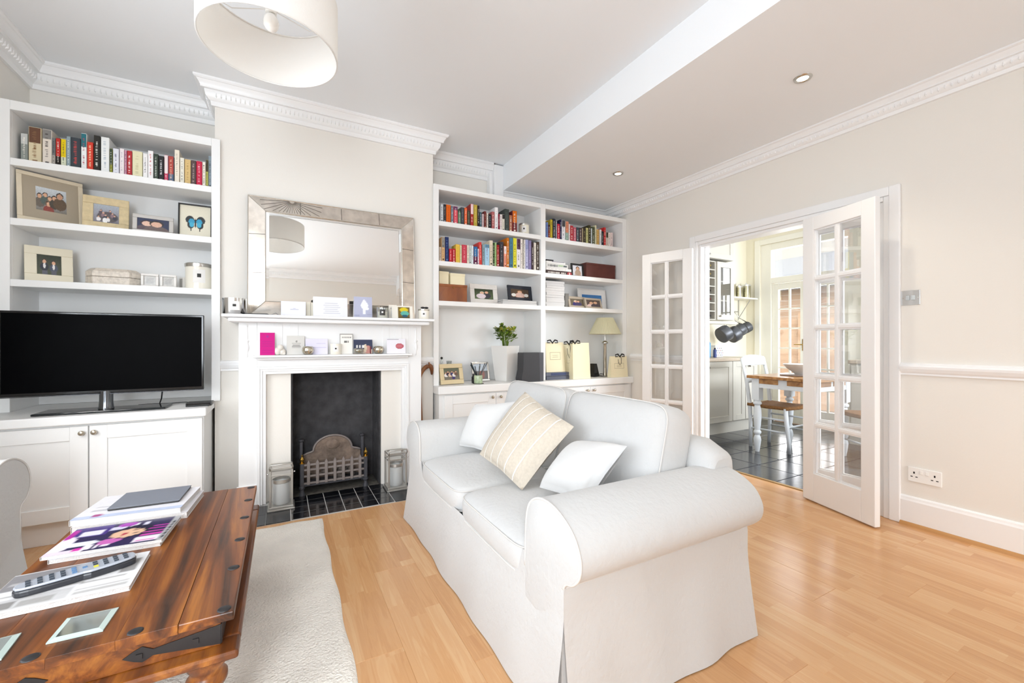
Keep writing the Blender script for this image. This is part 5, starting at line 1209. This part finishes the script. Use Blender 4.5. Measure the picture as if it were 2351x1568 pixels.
for i in range(24):
    a = rnd.uniform(0, 2*pi); rr = .108*rnd.random()**.7; hh = .36+rnd.uniform(.0, .16)*(1-rr*3)+.02
    P1 = V((rr*cos(a), rr*sin(a), hh)); MB().tube([(.02*cos(a), .02*sin(a), .3), (rr*.4*cos(a), rr*.4*sin(a), (.31+hh)/2+.02), P1], .0025, 5).obj('stem', LF[0], t, smooth=1)
    for j in range(7):
        d = V((rnd.uniform(-1, 1), rnd.uniform(-1, 1), rnd.uniform(-.3, .9))).normalized(); s = rnd.uniform(.014, .026)
        b = P1+d*rnd.uniform(.0, .02); q = d.cross(V((0, 0, 1))+d*.3).normalized(); e = b+d*s*2.1; mm = (b+e)/2; nn = q.cross(d)*s*.25
        MB().add([b, mm*.7+b*.3+q*s*.7+nn, mm*.4+e*.6+q*s*.6+nn, e, mm*.4+e*.6-q*s*.6+nn, mm*.7+b*.3-q*s*.7+nn, mm-nn*.2], [(0, 1, 6), (1, 2, 6), (2, 3, 6), (3, 4, 6), (4, 5, 6), (5, 0, 6)]).obj('leaf', LF[2 if (P1.z > .46 and rnd.random() < .5) else (1 if rnd.random() < .35 else 0)], t)
# dark speaker/box with curved side
xa, xb = xat(1194, 3.44), xat(1238, 3.44)
t = thing('speaker', 'dark charcoal upright speaker beside the white planter', 'speaker', ((xa+xb)/2-.008, 3.405, WZ), R(-4)); w = (xb-xa)/2
MB().prism([(-w-.018, 0), (-w-.02, .03), (-w-.004, .11), (-w, .27), (w*.55, .27), (w*.62, 0)], 'y', -.06, .07).obj('cabinet', mat('charcoal_case', '35363a', .45), t, bevel=.003)
MB().prism([(w*.6, 0), (w*.53, .27), (w, .27), (w, 0)], 'y', -.055, .07).obj('side_panel', mat('slate_case', '4a4b52', .4), t, bevel=.002)
# gift bags
BAG = mat('cream_bag', 'efe5c3', .6); BAGS = mat('bag_side', 'e9dab4', .6)
def bag(label, pl, pr, ptop, yf, z, d, handle=True, rz=0, deep=.0, ribbon_dx=0, labelbox=True, h=None, lab=True):
    a, b = xat(pl, yf), xat(pr, yf); w = b-a; h = h or aty((pl+pr)/2, ptop, yf).z-z
    t = thing('gift_bag', label, 'bag', ((a+b)/2, yf, z+.0006), rz, 'cream gift bags with black ribbons')
    tp = .93
    m = MB(); m.add([(-w/2, 0, 0), (w/2, 0, 0), (w/2, d, 0), (-w/2, d, 0), (-w/2*tp, d*.25, h), (w/2*tp, d*.25, h), (w/2*tp, d*.55, h), (-w/2*tp, d*.55, h), (w/2*.96, d*.4, h*.5), (-w/2*.96, d*.4, h*.5)],
      [(3, 2, 1, 0), (0, 1, 5, 4), (2, 3, 7, 6), (1, 8, 5), (1, 2, 8), (2, 6, 8), (5, 8, 6), (0, 4, 9), (0, 9, 3), (3, 9, 7), (4, 7, 9)]); m.obj('paper_body', BAG, t)
    f = lambda x, q: V((x*(1-(1-tp)*q), d*.25*q-.0012, h*q))
    if lab:
        e = MB(); x0, x1, q0, q1 = -w*.28, w*.28, .42, .66
        for (p, q2) in (((x0, q0), (x1, q0)), ((x1, q0), (x1, q1)), ((x1, q1), (x0, q1)), ((x0, q1), (x0, q0))): e.tube([f(*p), f(*q2)], .0009, 4)
        for q in (.5, .56): e.tube([f(-w*.15, q), f(w*.15, q)], .0009, 4)
        e.obj('printed_label', tint('7a6f50', .6), t)
    r = ribbon_dx*w; y = d*.22
    for s in (-1, 1):
        MB().tube([(r, y, h*.98), (r+s*.028, y-.004, h+.022), (r+s*.058, y, h+.016), (r+s*.062, y-.004, h-.004), (r+s*.03, y-.003, h*.985)], [.004, .008, .007, .005, .004], 6).obj('ribbon_bow', RIBBON, t, smooth=1)
    MB().ball((r, y-.005, h*.985), .009, .006, .009, 8, 5).obj('ribbon_knot', RIBBON, t, smooth=1)
    if handle: MB().tube([(r-.028, y*.6-.004, h*.86), (r-.027, y*.4-.006, h*.7), (r-.012, y*.3-.008, h*.58), (r+.008, y*.4-.007, h*.66), (r+.014, y*.8-.006, h*.9), (r+.01, y-.004, h*.985)], .0024, 6).obj('cord_handle', RIBBON, t, smooth=1)
    return t
xa, xb = xat(1255, 3.42), xat(1308, 3.42)
t = thing('navy_box', 'flat navy and grey presentation boxes under the gift bag beside the middle upright', 'box', ((xa+xb)/2, 3.42, WZ)); w = (xb-xa)/2
MB().box(-w, w, 0, .2, 0, .034).obj('lower_box', mat('slate_box', '4c4f5e', .4), t, bevel=.002); MB().box(-w, w, .005, .2, .035, .07).obj('upper_box', mat('slate_box2', '5a5d6c', .4), t, bevel=.002); MB().box(-w*.6, w*.7, .003, .005, .042, .064).obj('navy_panel', mat('navy_panel', '22305c', .3), t)
bag('cream gift bag with black ribbon standing on the navy boxes', 1255, 1298, 786, 3.45, WZ+.071, .12, False, ribbon_dx=-.12)
bag('cream gift bag with a corded handle, half hidden behind the plain tall bag', 1294, 1332, 789, 3.60, WZ, .1, True, ribbon_dx=-.12)
bag('tall plain cream gift bag at the front edge of the worktop', 1316, 1356, 787, 3.355, WZ, .08, False, ribbon_dx=-.35, lab=False)
bag('smallest cream gift bag with a black ribbon beside the table lamp', 1403, 1442, 818, 3.335, WZ, .06, True, ribbon_dx=.05)
t = thing('cordless_phone', 'black wedge-shaped phone dock between the tall gift bag and the lamp', 'phone', (xat(1364, 3.52), 3.52, WZ), R(10)); MB().prism([(-.03, 0), (.05, 0), (.05, .02), (.012, .14), (-.03, .14)], 'y', -.03, .03).obj('dock', BLACK, t, bevel=.004); MB().box(-.028, .008, -.034, -.03, .04, .13).obj('handset', mat('phone_grey', '2c2d31', .3), t, bevel=.003)
cb = MB().tube([(xat(1372, 3.66), 3.66, WZ+.004), (xat(1380, 3.68), 3.68, WZ+.012), (xat(1386, 3.7), 3.70, WZ+.005)], .004, 6); tag(cb.obj('lamp_cable', BLACK, smooth=1), 'black cable running behind the table lamp base', 'cable')
# table lamp
lx = xat(1389, 3.48)
t = thing('table_lamp', 'silver column table lamp with a cream pleated cone shade', 'lamp', (lx, 3.48, WZ))
MB().box(-.055, .055, -.055, .055, 0, .014).obj('base', SILVER, t, bevel=.004)
MB().lathe([(.02, .014), (.018, .03), (.016, .05), (.015, .34), (.018, .355)], seg=18).obj('column', mat('brushed_steel', 'b8ad9c', .3, 1), t, smooth=SM)
MB().lathe([(.022, .35), (.034, .357), (.034, .364), (.02, .375), (.008, .385), (.006, .46)], seg=20).obj('glass_collar', SILVER, t, smooth=SM)
sh = mat('pleated_shade', 'd9d5b6', .8); n2, l2, b2 = nodes(sh)
tr = n2.new('ShaderNodeBsdfTranslucent'); tr.inputs[0].default_value = lin('dcd8bc'); mx = n2.new('ShaderNodeMixShader'); mx.inputs[0].default_value = .3; l2.new(b2.outputs[0], mx.inputs[1]); l2.new(tr.outputs[0], mx.inputs[2]); l2.new(mx.outputs[0], n2['Material Output'].inputs[0])
NP = 64
def shf(u, v): a = 2*pi*u; r = .168+(.085-.168)*v; r += .0018*(1 if int(round(u*NP*2)) % 2 else -1); return (r*cos(a), r*sin(a), .455+.172*v)
MB().grid(shf, NP*2, 4, True).obj('shade', sh, t)
MB().tube([(.168*cos(a*pi/24), .168*sin(a*pi/24), .455) for a in range(48)], .003, 5, True).obj('shade_trim', tint('cfcaac', .7), t)

# ================================================================ KITCHEN BEYOND THE OPENING
kf = struct(bx('kitchen_floor', XR+.06, KX+.1, KY0, KY+.05, -.06, -.006, mat('kitchen_grout', 'aaa6a2', .8)))
SLATE = mat('slate_tile', '3a3b40', .16, spec=.6, bump=.05, bscale=18, var=.22, vscale=5)
tw = .333; i = 0; first = None
xx = XR+.077
while xx < KX:
    yy = KY0+.1
    while yy < KY-.05:
        if first is None: first = MB().box(.004, tw-.004, .004, tw-.004, -.006, .002).obj('tile', SLATE, kf, bevel=.0015, seg=1); o = first
        else: o = first.copy(); C.objects.link(o)
        o.location = (xx, yy, 0); yy += tw
    xx += tw
struct(bx('kitchen_wall_back', XR+WT, KX, KY, KY+.1, 0, KZ, KWALL))
m = MB(); DY0, DY1, DZ = 2.365, 3.545, 2.455
m.box(KX, KX+.14, DY1, KY+.1, 0, KZ); m.box(KX, KX+.14, KY0, DY0, 0, KZ); m.box(KX, KX+.14, DY0, DY1, DZ, KZ); struct(m.obj('kitchen_wall_far', KWALL))
m = MB(); WX0, WX1, WZ0, WZ1 = 4.1, 5.6, 1.0, 2.2
m.box(XR+WT, WX0, KY0-.1, KY0, 0, KZ); m.box(WX1, KX+.1, KY0-.1, KY0, 0, KZ); m.box(WX0, WX1, KY0-.1, KY0, 0, WZ0); m.box(WX0, WX1, KY0-.1, KY0, WZ1, KZ); struct(m.obj('kitchen_wall_near', KWALL))
struct(bx('kitchen_ceiling', XR+WT, KX+.1, KY0-.1, KY+.1, KZ, KZ+.1, CEIL))
window(3, Matrix.Translation((WX0, KY0-.06, WZ0)), WX1-WX0, WZ1-WZ0, 2, 1)  # unseen window, added to let the kitchen fill lamp in
# garden french doors with transom light above
KT = mat('kitchen_joinery', 'f0ece0', .4)
m = MB(); xx = KX+.02
m.box(xx, xx+.09, DY1-.137, DY1, 0, DZ); m.box(xx, xx+.09, DY0, DY0+.137, 0, DZ); m.box(xx, xx+.09, DY0+.137, DY1-.137, DZ-.09, DZ); m.box(xx, xx+.09, DY0+.137, DY1-.137, 1.90, 1.98)
dfr = struct(m.obj('door_4', KT, bevel=.003))
MB().box(xx+.04, xx+.046, DY0+.137, DY1-.137, 1.98, DZ-.09).obj('pane', GLASS, dfr)
def gdoor(n, y0, y1, hb):
    z0, z1, s, br = .01, 1.895, .085, .2; a, b = xx+.02, xx+.065; m = MB()
    m.box(a, b, y0, y0+s, z0, z1); m.box(a, b, y1-s, y1, z0, z1); m.box(a, b, y0+s, y1-s, z0, z0+br); m.box(a, b, y0+s, y1-s, z1-s, z1)
    o = struct(m.obj('door_%d' % n, KT, bevel=.003)); yc = (y0+y1)/2; zb, zt = z0+br, z1-s
    MB().box(a+.008, b-.008, yc-.01, yc+.01, zb, zt).obj('glazing_bar', KT, o)
    for j in range(1, 6):
        z = zb+(zt-zb)*j/6
        for p, q in ((y0+s, yc-.01), (yc+.01, y1-s)): MB().box(a+.008, b-.008, p, q, z-.01, z+.01).obj('glazing_bar', KT, o)
    for j in range(6):
        za, zc = zb+(zt-zb)*j/6+.01, zb+(zt-zb)*(j+1)/6-.01
        for p, q in ((y0+s, yc-.01), (yc+.01, y1-s)): MB().box(a+.02, a+.024, p, q, za, zc).obj('pane', GLASS, o)
    if hb:
        MB().box(a-.004, a, y0+.022, y0+.06, .98, 1.13).obj('handle_plate', BRASS, o, bevel=.002); MB().tube([(a, y0+.04, 1.06), (a-.04, y0+.04, 1.06), (a-.042, y0+.14, 1.06)], .007, 8).obj('handle', BRASS, o, smooth=1)
        MB().box(a-.008, a, y0+.03, y0+.045, 1.74, 1.86).obj('bolt', CHROME, o)
ym = (DY0+DY1)/2+.0
gdoor(5, ym+.002, DY1-.139, True); gdoor(6, DY0+.139, ym-.002, False)
m = MB(); m.box(KX-.012, KX, DY1, DY1+.075, 0, DZ+.075); m.box(KX-.012, KX, DY0-.075, DY0, 0, DZ+.075); m.box(KX-.012, KX, DY0, DY1, DZ, DZ+.075); struct(m.obj('trim_14', KT, bevel=.004))
# base units along the back wall
def unit(label, name, x0, x1, z0, z1, yf, doors, plinth=0, knobs=(), glass=False, cat='cabinet'):
    t = thing(name, label, cat, ((x0+x1)/2, KY, z0 if not plinth else 0)); cx, cz = (x0+x1)/2, t.location.z
    B = lambda n, a, b, c, d, e, f, par=t, m=KUNIT, bv=.002: MB().box(a-cx, b-cx, c-KY, d-KY, e-cz, f-cz).obj(n, m, par, bevel=bv)
    if plinth: B('plinth', x0, x1, yf+.05, KY-.002, 0, plinth)
    if not glass: B('carcass', x0, x1, yf, KY-.002, z0, z1)
    else:
        B('side_panel', x0, x0+.018, yf, KY-.002, z0, z1); B('side_panel', x1-.018, x1, yf, KY-.002, z0, z1); B('top_panel', x0+.018, x1-.018, yf, KY-.002, z1-.018, z1); B('bottom_panel', x0+.018, x1-.018, yf, KY-.002, z0, z0+.018); B('back_panel', x0+.018, x1-.018, KY-.01, KY-.002, z0+.018, z1-.018)
        for k in (1, 2): B('shelf', x0+.018, x1-.018, yf+.03, KY-.01, z0+(z1-z0)*k/3, z0+(z1-z0)*k/3+.015)
    for i, (a, b) in enumerate(doors):
        s = .07; d = B('door', a+.002, a+s, yf-.02, yf-.001, z0+.003, z1-.003); B('stile', b-s, b-.002, yf-.02, yf-.001, z0+.003, z1-.003, d); B('rail', a+s, b-s, yf-.02, yf-.001, z0+.003, z0+s, d); B('rail', a+s, b-s, yf-.02, yf-.001, z1-s, z1-.003, d)
        if glass: B('pane', a+s, b-s, yf-.012, yf-.009, z0+s, z1-s, d, GLASS, 0)
        else: B('door_panel', a+s, b-s, yf-.012, yf-.001, z0+s, z1-s, d, bv=0)
        if i < len(knobs): knob((knobs[i][0]-cx, yf-.02-KY, knobs[i][1]-cz), r=.012).obj('knob', mat('dark_chrome_knob', '8b8680', .2, 1), d, smooth=SM)
    return t
unit('grey-cream kitchen base unit with panelled doors and round knobs', 'kitchen_cabinet', 3.75, 5.21, .15, .865, 3.165, [(3.76, 4.16), (4.165, 4.71), (4.715, 4.96), (4.965, 5.205)], .15, [(4.1, .8), (4.26, .8), (4.90, .8), (5.02, .8)])
tag(bx('kitchen_worktop', 3.75, 5.225, 3.13, KY-.002, .865, .902, mat('taupe_worktop', 'b5a695', .35, var=.1, vscale=60), bevel=.006), 'taupe kitchen worktop over the grey-cream base unit', 'worktop')
unit('grey-cream kitchen wall unit with a glazed door', 'glazed_cabinet', 4.80, 5.14, 1.37, 2.11, 3.43, [(4.80, 5.14)], 0, [(4.84, 1.42)], True)
tag(bx('cabinet_pelmet', 4.35, 5.16, 3.38, 3.43, 1.315, 1.355, KUNIT, bevel=.008), 'moulded pelmet strip under the kitchen wall units', 'moulding')
unit('tall plain kitchen top unit above the glazed wall unit', 'top_cabinet', 4.36, 5.13, 2.14, 2.60, 3.43, [(4.36, 5.13)], 0, [(4.63, 2.18)])
# open wine rack with bottles
t = thing('wine_rack', 'narrow open wine rack in the kitchen wall units beside the glazed door', 'wine rack', (4.58, KY, 1.37)); w = .215
MB().box(-w, -w+.016, -.32, -.002, 0, .74).obj('side_panel', KUNIT, t); MB().box(w-.016, w, -.32, -.002, 0, .74).obj('side_panel', KUNIT, t); MB().box(-w+.016, w-.016, -.01, -.002, 0, .74).obj('back_panel', mat('rack_back_paint', '8a8274', .8), t)  # back panel in a darker grey-brown than the sides
for k in range(8): MB().box(-w+.016, w-.016, -.32, -.01, k*.104, k*.104+.012).obj('shelf', KUNIT, t)
for k, c in ((6, '6b5a2a'), (5, '6b5a2a'), (3, '26221f'), (2, '5a2a24'), (0, '24201e')):
    for j, dx in enumerate((.08, -.06)):
        o = MB().lathe([(.013, -.16), (.013, -.07), (.036, -.02), (.036, .16)], seg=14, M=Matrix.Rotation(-pi/2, 4, 'X')).obj('wine_bottle', tint(c, .2), smooth=SM); o.location = (4.58+dx, KY-.185, 1.37+k*.104+.049)
        tag(o, 'wine bottle lying in the kitchen rack, %s cubby from the top, %s end' % (ordn(6-k) if k < 7 else 'top', ('glazed door', 'doorway')[j]), 'bottle', 'wine bottles in the rack')
# wall shelf with tins, rail with pans
t = thing('bracket_shelf', 'small white kitchen wall shelf on a slanted bracket', 'shelf', (5.62, KY, 1.69)); MB().box(-.26, .27, -.2, -.002, 0, .02).obj('board', KT, t, bevel=.003)
for dx in (.12,): MB().box(dx-.006, dx+.006, -.012, -.002, -.28, 0).obj('bracket_upright', PEWTER, t); MB().tube([(dx, -.008, -.26), (dx, -.18, -.005)], .005, 6).obj('bracket_stay', PEWTER, t)
for k, (dx, r, h2, lb) in enumerate(((-.19, .06, .17, 'shiny storage tin at the cupboard end of the kitchen shelf'), (-.02, .05, .14, 'slim shiny tin in the middle of the kitchen shelf'), (.15, .06, .17, 'shiny storage tin at the garden door end of the kitchen shelf'))):
    t = thing('storage_tin', lb, 'tin', (5.62+dx, KY-.1, 1.7106), 0, 'tins on the kitchen shelf'); MB().lathe([(r, 0), (r, h2)], seg=20).obj('tin', mat('olive_steel', 'b0ab93', .18, 1), t, smooth=SM); MB().lathe([(r+.003, h2), (r+.003, h2+.02), (.012, h2+.03), (.008, h2+.045)], seg=20).obj('lid', CHROME, t, smooth=SM)
tag(MB().tube([(5.16, KY-.05, 1.52), (5.66, KY-.05, 1.52)], .008, 8).box(5.2, 5.22, KY-.05, KY-.001, 1.512, 1.528).box(5.55, 5.57, KY-.05, KY-.001, 1.512, 1.528).obj('pan_rail', CHROME), 'chrome hanging rail on the kitchen wall', 'rail')
PAN = mat('anodised_pan', '55565a', .4, .5)
for k, (px, py, r, dp, yy, lb) in enumerate(((1662, 767, .10, .105, 3.33, 'largest dark saucepan hanging nearest the wall unit'), (1684, 768, .10, .10, 3.42, 'second dark saucepan hanging in front of the smaller pans'), (1699, 758, .085, .09, 3.60, 'third dark saucepan hanging on the rail'), (1714, 752, .075, .08, 3.65, 'smallest dark saucepan hanging nearest the garden door'))):
    p = aty(px, py, yy); t = thing('saucepan', lb, 'saucepan', p, 0, 'saucepans hanging in the kitchen'); M = Matrix.Rotation(R(62), 4, V((.35, -.94, 0)).normalized().to_track_quat('X', 'Z').to_matrix().col[0] if False else 'Y') @ Matrix.Rotation(R(15), 4, 'X')
    MB().lathe([(r*.93, -dp/2), (r, -dp/2+.01), (r, dp/2), (r-.004, dp/2), (r-.004, -dp/2+.012), (.0001, -dp/2+.01)], seg=26, M=M, cap=True).obj('pan_body', PAN, t, smooth=SM)
    e = M @ V((-r, 0, dp/2-.015)); top = (V((p.x+.1, p.y+.03, 1.306)) if k < 2 else V((5.05+.17*k, KY-.055, 1.52)))-p
    MB().tube([e, e*.5+top*.5+V((-.01, 0, -.02)), top], [.007, .006, .005], 6).obj('handle', SILVER, t, smooth=1)
# worktop things
q = aty(1625, 818, 3.4)
t = thing('detergent_bottle', 'blue plastic bottle on the kitchen worktop', 'bottle', (4.625, 3.42, .9026)); MB().lathe([(.034, 0), (.036, .01), (.036, .17), (.022, .2), (.02, .215)], seg=18).obj('body', mat('blue_bottle', '3f8fc0', .3), t, smooth=SM); MB().lathe([(.02, .214), (.018, .26)], seg=14).obj('cap', WP, t, smooth=SM)
t = thing('small_bottle', 'short dark blue bottle beside the tall blue one', 'bottle', (4.655, 3.34, .9026)); MB().lathe([(.02, 0), (.02, .09), (.01, .1)], seg=14).obj('body', mat('dark_blue', '2b3a70', .3), t, smooth=SM); MB().lathe([(.011, .1), (.011, .12)], seg=10).obj('cap', BLACK, t)
t = thing('patterned_tin', 'white spotted tin box on the kitchen worktop', 'tin', (4.84, 3.46, .9026)); MB().box(-.075, .075, -.05, .06, 0, .13).obj('body', WP, t, bevel=.008); MB().box(-.077, .077, -.052, .062, .13, .15).obj('lid', WP, t, bevel=.006)
pic(.14, .12, [('e', .15+.24*(i % 4)+.1*((i//4) % 2), .15+.24*(i//4), .06, .07, ('5a5f8a', '8a4a5a', '4a5a4a')[i % 3]) for i in range(15)], 'ecebea', 28, 24, y=-.0512, M=Matrix.Translation((-.07, 0, .006))).obj('printed_spots', PRINT, t)
# dining table, bowl, chairs
WHITEP = mat('white_chalk_paint', 'dfe3e8', .55)
ta, tb, ty0, ty1, tz = 4.09, 4.80, 1.95, 2.585, .76
t = thing('dining_table', 'small pine-topped dining table with turned white legs in the kitchen', 'table', ((ta+tb)/2, (ty0+ty1)/2, .002)); cx, cy = t.location.x, t.location.y; w, d = (tb-ta)/2, (ty1-ty0)/2; tz -= .002
for k in range(5): MB().box(-w, w, -d+2*d*k/5+.0005, -d+2*d*(k+1)/5-.0005, tz-.028, tz).obj('top_plank', PINE, t, bevel=.003)
for a, b in (((-w+.04, -w+.06), (-d+.1, d-.1)), ((w-.06, w-.04), (-d+.1, d-.1)), ((-w+.1, w-.1), (-d+.04, -d+.06)), ((-w+.1, w-.1), (d-.06, d-.04))): MB().box(a[0], a[1], b[0], b[1], tz-.12, tz-.028).obj('apron', WHITEP, t, bevel=.002)
for k in (-.14, .12): MB().box(-w+.034, -w+.042, k-.09, k+.09, tz-.078, tz-.032).obj('drawer_front', PINE, t, bevel=.003); MB().box(k-.11, k+.11, -d+.034, -d+.042, tz-.078, tz-.032).obj('drawer_front', PINE, t, bevel=.003)
TL2 = [(.018, 0), (.026, .05), (.034, .12), (.028, .15), (.02, .165), (.034, .185), (.034, .2), (.024, .215), (.03, .26), (.037, .36), (.034, .42), (.024, .46), (.038, .475), (.038, .49), (.026, .5), (.034, .52)]
for a in (-1, 1):
    for b in (-1, 1): MB().lathe(TL2, (a*(w-.07), b*(d-.07), 0), 18).box(a*(w-.07)-.036, a*(w-.07)+.036, b*(d-.07)-.036, b*(d-.07)+.036, .515, tz-.028).obj('leg', WHITEP, t, smooth=R(40))
t = thing('serving_board', 'dark slate board under the bowl on the dining table', 'board', (4.47, 2.26, .7606)); MB().box(-.15, .15, -.13, .13, 0, .012).obj('board', mat('board_wood', '8a7a72', .5), t, bevel=.003)
t = thing('bowl', 'white bowl with a dark inside on the dining table', 'bowl', (4.47, 2.27, .7732)); MB().lathe([(.05, 0), (.055, .008), (.12, .06), (.15, .098), (.152, .102)], seg=32).obj('bowl', mat('grey_white_bowl', 'cfccc8', .3), t, smooth=SM); MB().lathe([(.146, .1), (.11, .09), (.0001, .085)], seg=28, cap=False).obj('dark_inside', mat('bowl_dark', '2c2f2d', .3), t, smooth=1)
RUSH = mat('rush_seat', '8a5f35', .85, bump=.7, bscale=90, var=.3, vscale=50)
def chair(label, loc, rz):
    t = thing('dining_chair', label, 'chair', loc, rz, 'rush-seated kitchen chairs')      # faces -y
    for s in (-1, 1):
        MB().tube([(s*.165, .185, 0), (s*.172, .18, .25), (s*.18, .185, .46), (s*.19, .215, .7), (s*.195, .265, .92)], [.016, .019, .02, .018, .016], 8).obj('leg', WHITEP, t, smooth=1)
        MB().tube([(s*.15, -.19, 0), (s*.168, -.197, .12), (s*.185, -.185, .3), (s*.185, -.175, .44)], [.016, .018, .02, .02], 8).obj('leg', WHITEP, t, smooth=1)
        for z in (.2, .32): MB().tube([(s*.17, -.18, z), (s*.172, .18, z)], .009, 8).obj('stretcher', WHITEP, t, smooth=1)
    MB().tube([(-.17, -.19, .26), (.17, -.19, .26)], .009, 8).obj('stretcher', WHITEP, t, smooth=1)
    MB().grid(lambda u, v: ((u-.5)*.40, (v-.5)*.40, .445+.012*(abs(u-.5)+abs(v-.5))), 10, 10).obj('seat', RUSH, t, smooth=1).modifiers.new('thick', 'SOLIDIFY').thickness = .03
    def slat(z0, z1, n):
        MB().grid(lambda u, v: ((u-.5)*.38, .212+(lerp(z0, z1, v)-.7)*.23+.03*(1-(2*u-1)**2), lerp(z0, z1, v)+.02*(1-(2*u-1)**2)*v), 12, 2).obj(n, WHITEP, t, smooth=1).modifiers.new('thick', 'SOLIDIFY').thickness = .014
    slat(.84, .93, 'top_rail'); slat(.66, .71, 'back_slat')
    return t
ch = chair('white rush-seated chair tucked in on the cabinet side of the table', (4.47, 2.49, .002), 0)
dup(ch, (4.62, 1.74, .002), R(145), 'white rush-seated chair at the near side of the table behind the glazed leaf')
# far-wall unit with metro tiles, seen through the glazed leaf
mt = MB()
t = thing('tiled_splashback', 'white brick-pattern tiled splashback on the far kitchen wall', 'tiles', (KX-.001, 1.48, .92)); tm = None
for r_ in range(6):
    for c_ in range(7):
        y0 = -.72+c_*.2+(.1 if r_ % 2 else 0); b0 = bx('tile', -.008, 0, y0+.0015, y0+.1985, r_*.1+.0015, r_*.1+.0985, mat('metro_glaze', 'dfdfdb', .15), t, bevel=.003, seg=1) if tm is None else tm.copy()
        if tm is None: tm = b0; base = (y0, r_*.1)
        else: C.objects.link(b0); b0.location = (0, y0-base[0], r_*.1-base[1])
t = thing('sink_unit', 'dark-fronted kitchen base unit under the tiled splashback', 'cabinet', (KX-.31, 1.48, 0)); MB().box(-.28, .309, -.75, .75, 0, .86).obj('carcass', KUNIT, t, bevel=.002); MB().box(-.30, .309, -.76, .76, .861, .9).obj('worktop', MATS['taupe_worktop'], t, bevel=.005)
for k in range(3): MB().box(-.30, -.281, -.74+.495*k, -.26+.495*k, .12, .84).obj('door', KUNIT, t, bevel=.003)
t = thing('extractor_cabinet', 'grey kitchen wall unit above the tiled splashback', 'cabinet', (KX-.17, 1.48, 1.55)); MB().box(-.16, .169, -.75, .75, 0, .95).obj('carcass', KUNIT, t, bevel=.002)
for k in range(3): MB().box(-.18, -.161, -.74+.495*k, -.26+.495*k, .005, .945).obj('door', KUNIT, t, bevel=.003)

# ================================================================ GARDEN AND STREET OUTSIDE THE WINDOWS
struct(bx('ground_outside', KX+.15, 16, -6, 12, -.25, -.12, mat('patio', 'b8aea0', .9, var=.1)))
BRK = mat('pale_brick', 'd9c3ad', .9, bump=.3); n3, l3, b3 = nodes(BRK)
bt = n3.new('ShaderNodeTexBrick'); bt.inputs['Scale'].default_value = 4.4; bt.inputs['Color1'].default_value = lin('d8bfa6'); bt.inputs['Color2'].default_value = lin('c9ab90'); bt.inputs['Mortar'].default_value = lin('e0dbd2'); bt.inputs['Mortar Size'].default_value = .02
tc3 = n3.new('ShaderNodeTexCoord'); mp3 = n3.new('ShaderNodeMapping'); mp3.inputs['Rotation'].default_value = (pi/2, 0, pi/2); l3.new(tc3.outputs['Object'], mp3.inputs[0]); l3.new(mp3.outputs[0], bt.inputs['Vector']); l3.new(bt.outputs[0], b3.inputs['Base Color'])
t = thing('neighbour_house', 'pale brick house with a lean-to roof beyond the garden doors', 'house', (11.5, 5.5, -.12)); MB().box(0, 3, -6, 6, 0, 6.2).obj('brick_wall', BRK, t)
RF = mat('slate_roof', 'a9adb2', .8)
MB().prism([(-2.1, 2.35), (0, 3.3), (0, 3.38), (-2.15, 2.43)], 'y', -2.2, 4.6).obj('roof', RF, t) if False else MB().add([(-2.1, -2.2, 2.35), (0, -2.2, 3.3), (0, 4.6, 3.3), (-2.1, 4.6, 2.35), (-2.1, -2.2, 2.43), (0, -2.2, 3.38), (0, 4.6, 3.38), (-2.1, 4.6, 2.43)], [(3, 2, 1, 0), (4, 5, 6, 7), (0, 1, 5, 4), (1, 2, 6, 5), (2, 3, 7, 6), (3, 0, 4, 7)]).obj('roof', RF, t)
MB().box(-2.0, 0, -2.1, 4.5, 0, 2.36).obj('lean_to_wall', BRK, t); MB().tube([(-2.16, -2.2, 2.36), (-2.16, 4.6, 2.36)], .06, 8).obj('gutter', mat('gutter_grey', '8b9096', .5), t)
for k in range(2): f = MB().box(-.05, 0, -1.4+k*2.6, -.3+k*2.6, 3.9, 5.3).obj('window', KT, t); MB().box(-.06, -.05, -1.3+k*2.6, -.4+k*2.6, 4.0, 5.2).obj('pane', mat('dark_pane', '6c7880', .1), f)
t = thing('garden_fence', 'orange-brown timber fence panel outside the garden doors', 'fence', (8.3, 4.2, -.12)); FW = woodmat('fence_timber', 'c9a283', 'd8b596', 'e2c4a8', (3, 3, 14), .8, 0); pl = None
for k in range(12):
    o = bx('slat', -.012, .012, -1.2, 1.2, k*.135+.02, k*.135+.15, FW, t) if pl is None else pl.copy()
    if pl is None: pl = o
    else: C.objects.link(o); o.location.z = k*.135
for yy in (-1.15, 0, 1.15): MB().box(-.05, -.012, yy-.04, yy+.04, 0, 1.75).obj('post', FW, t)
struct(bx('street_outside', -14, XL-.3, -10, 12, -.6, -.5, mat('pavement', 'a8a49e', .9)))
t = thing('house_opposite', 'pale terraced house across the street, outside the bay window', 'house', (-12, .5, -.5)); MB().box(-3, 0, -7, 7, 0, 5.5).obj('brick_wall', mat('far_brick', 'c9b5a2', .9), t)
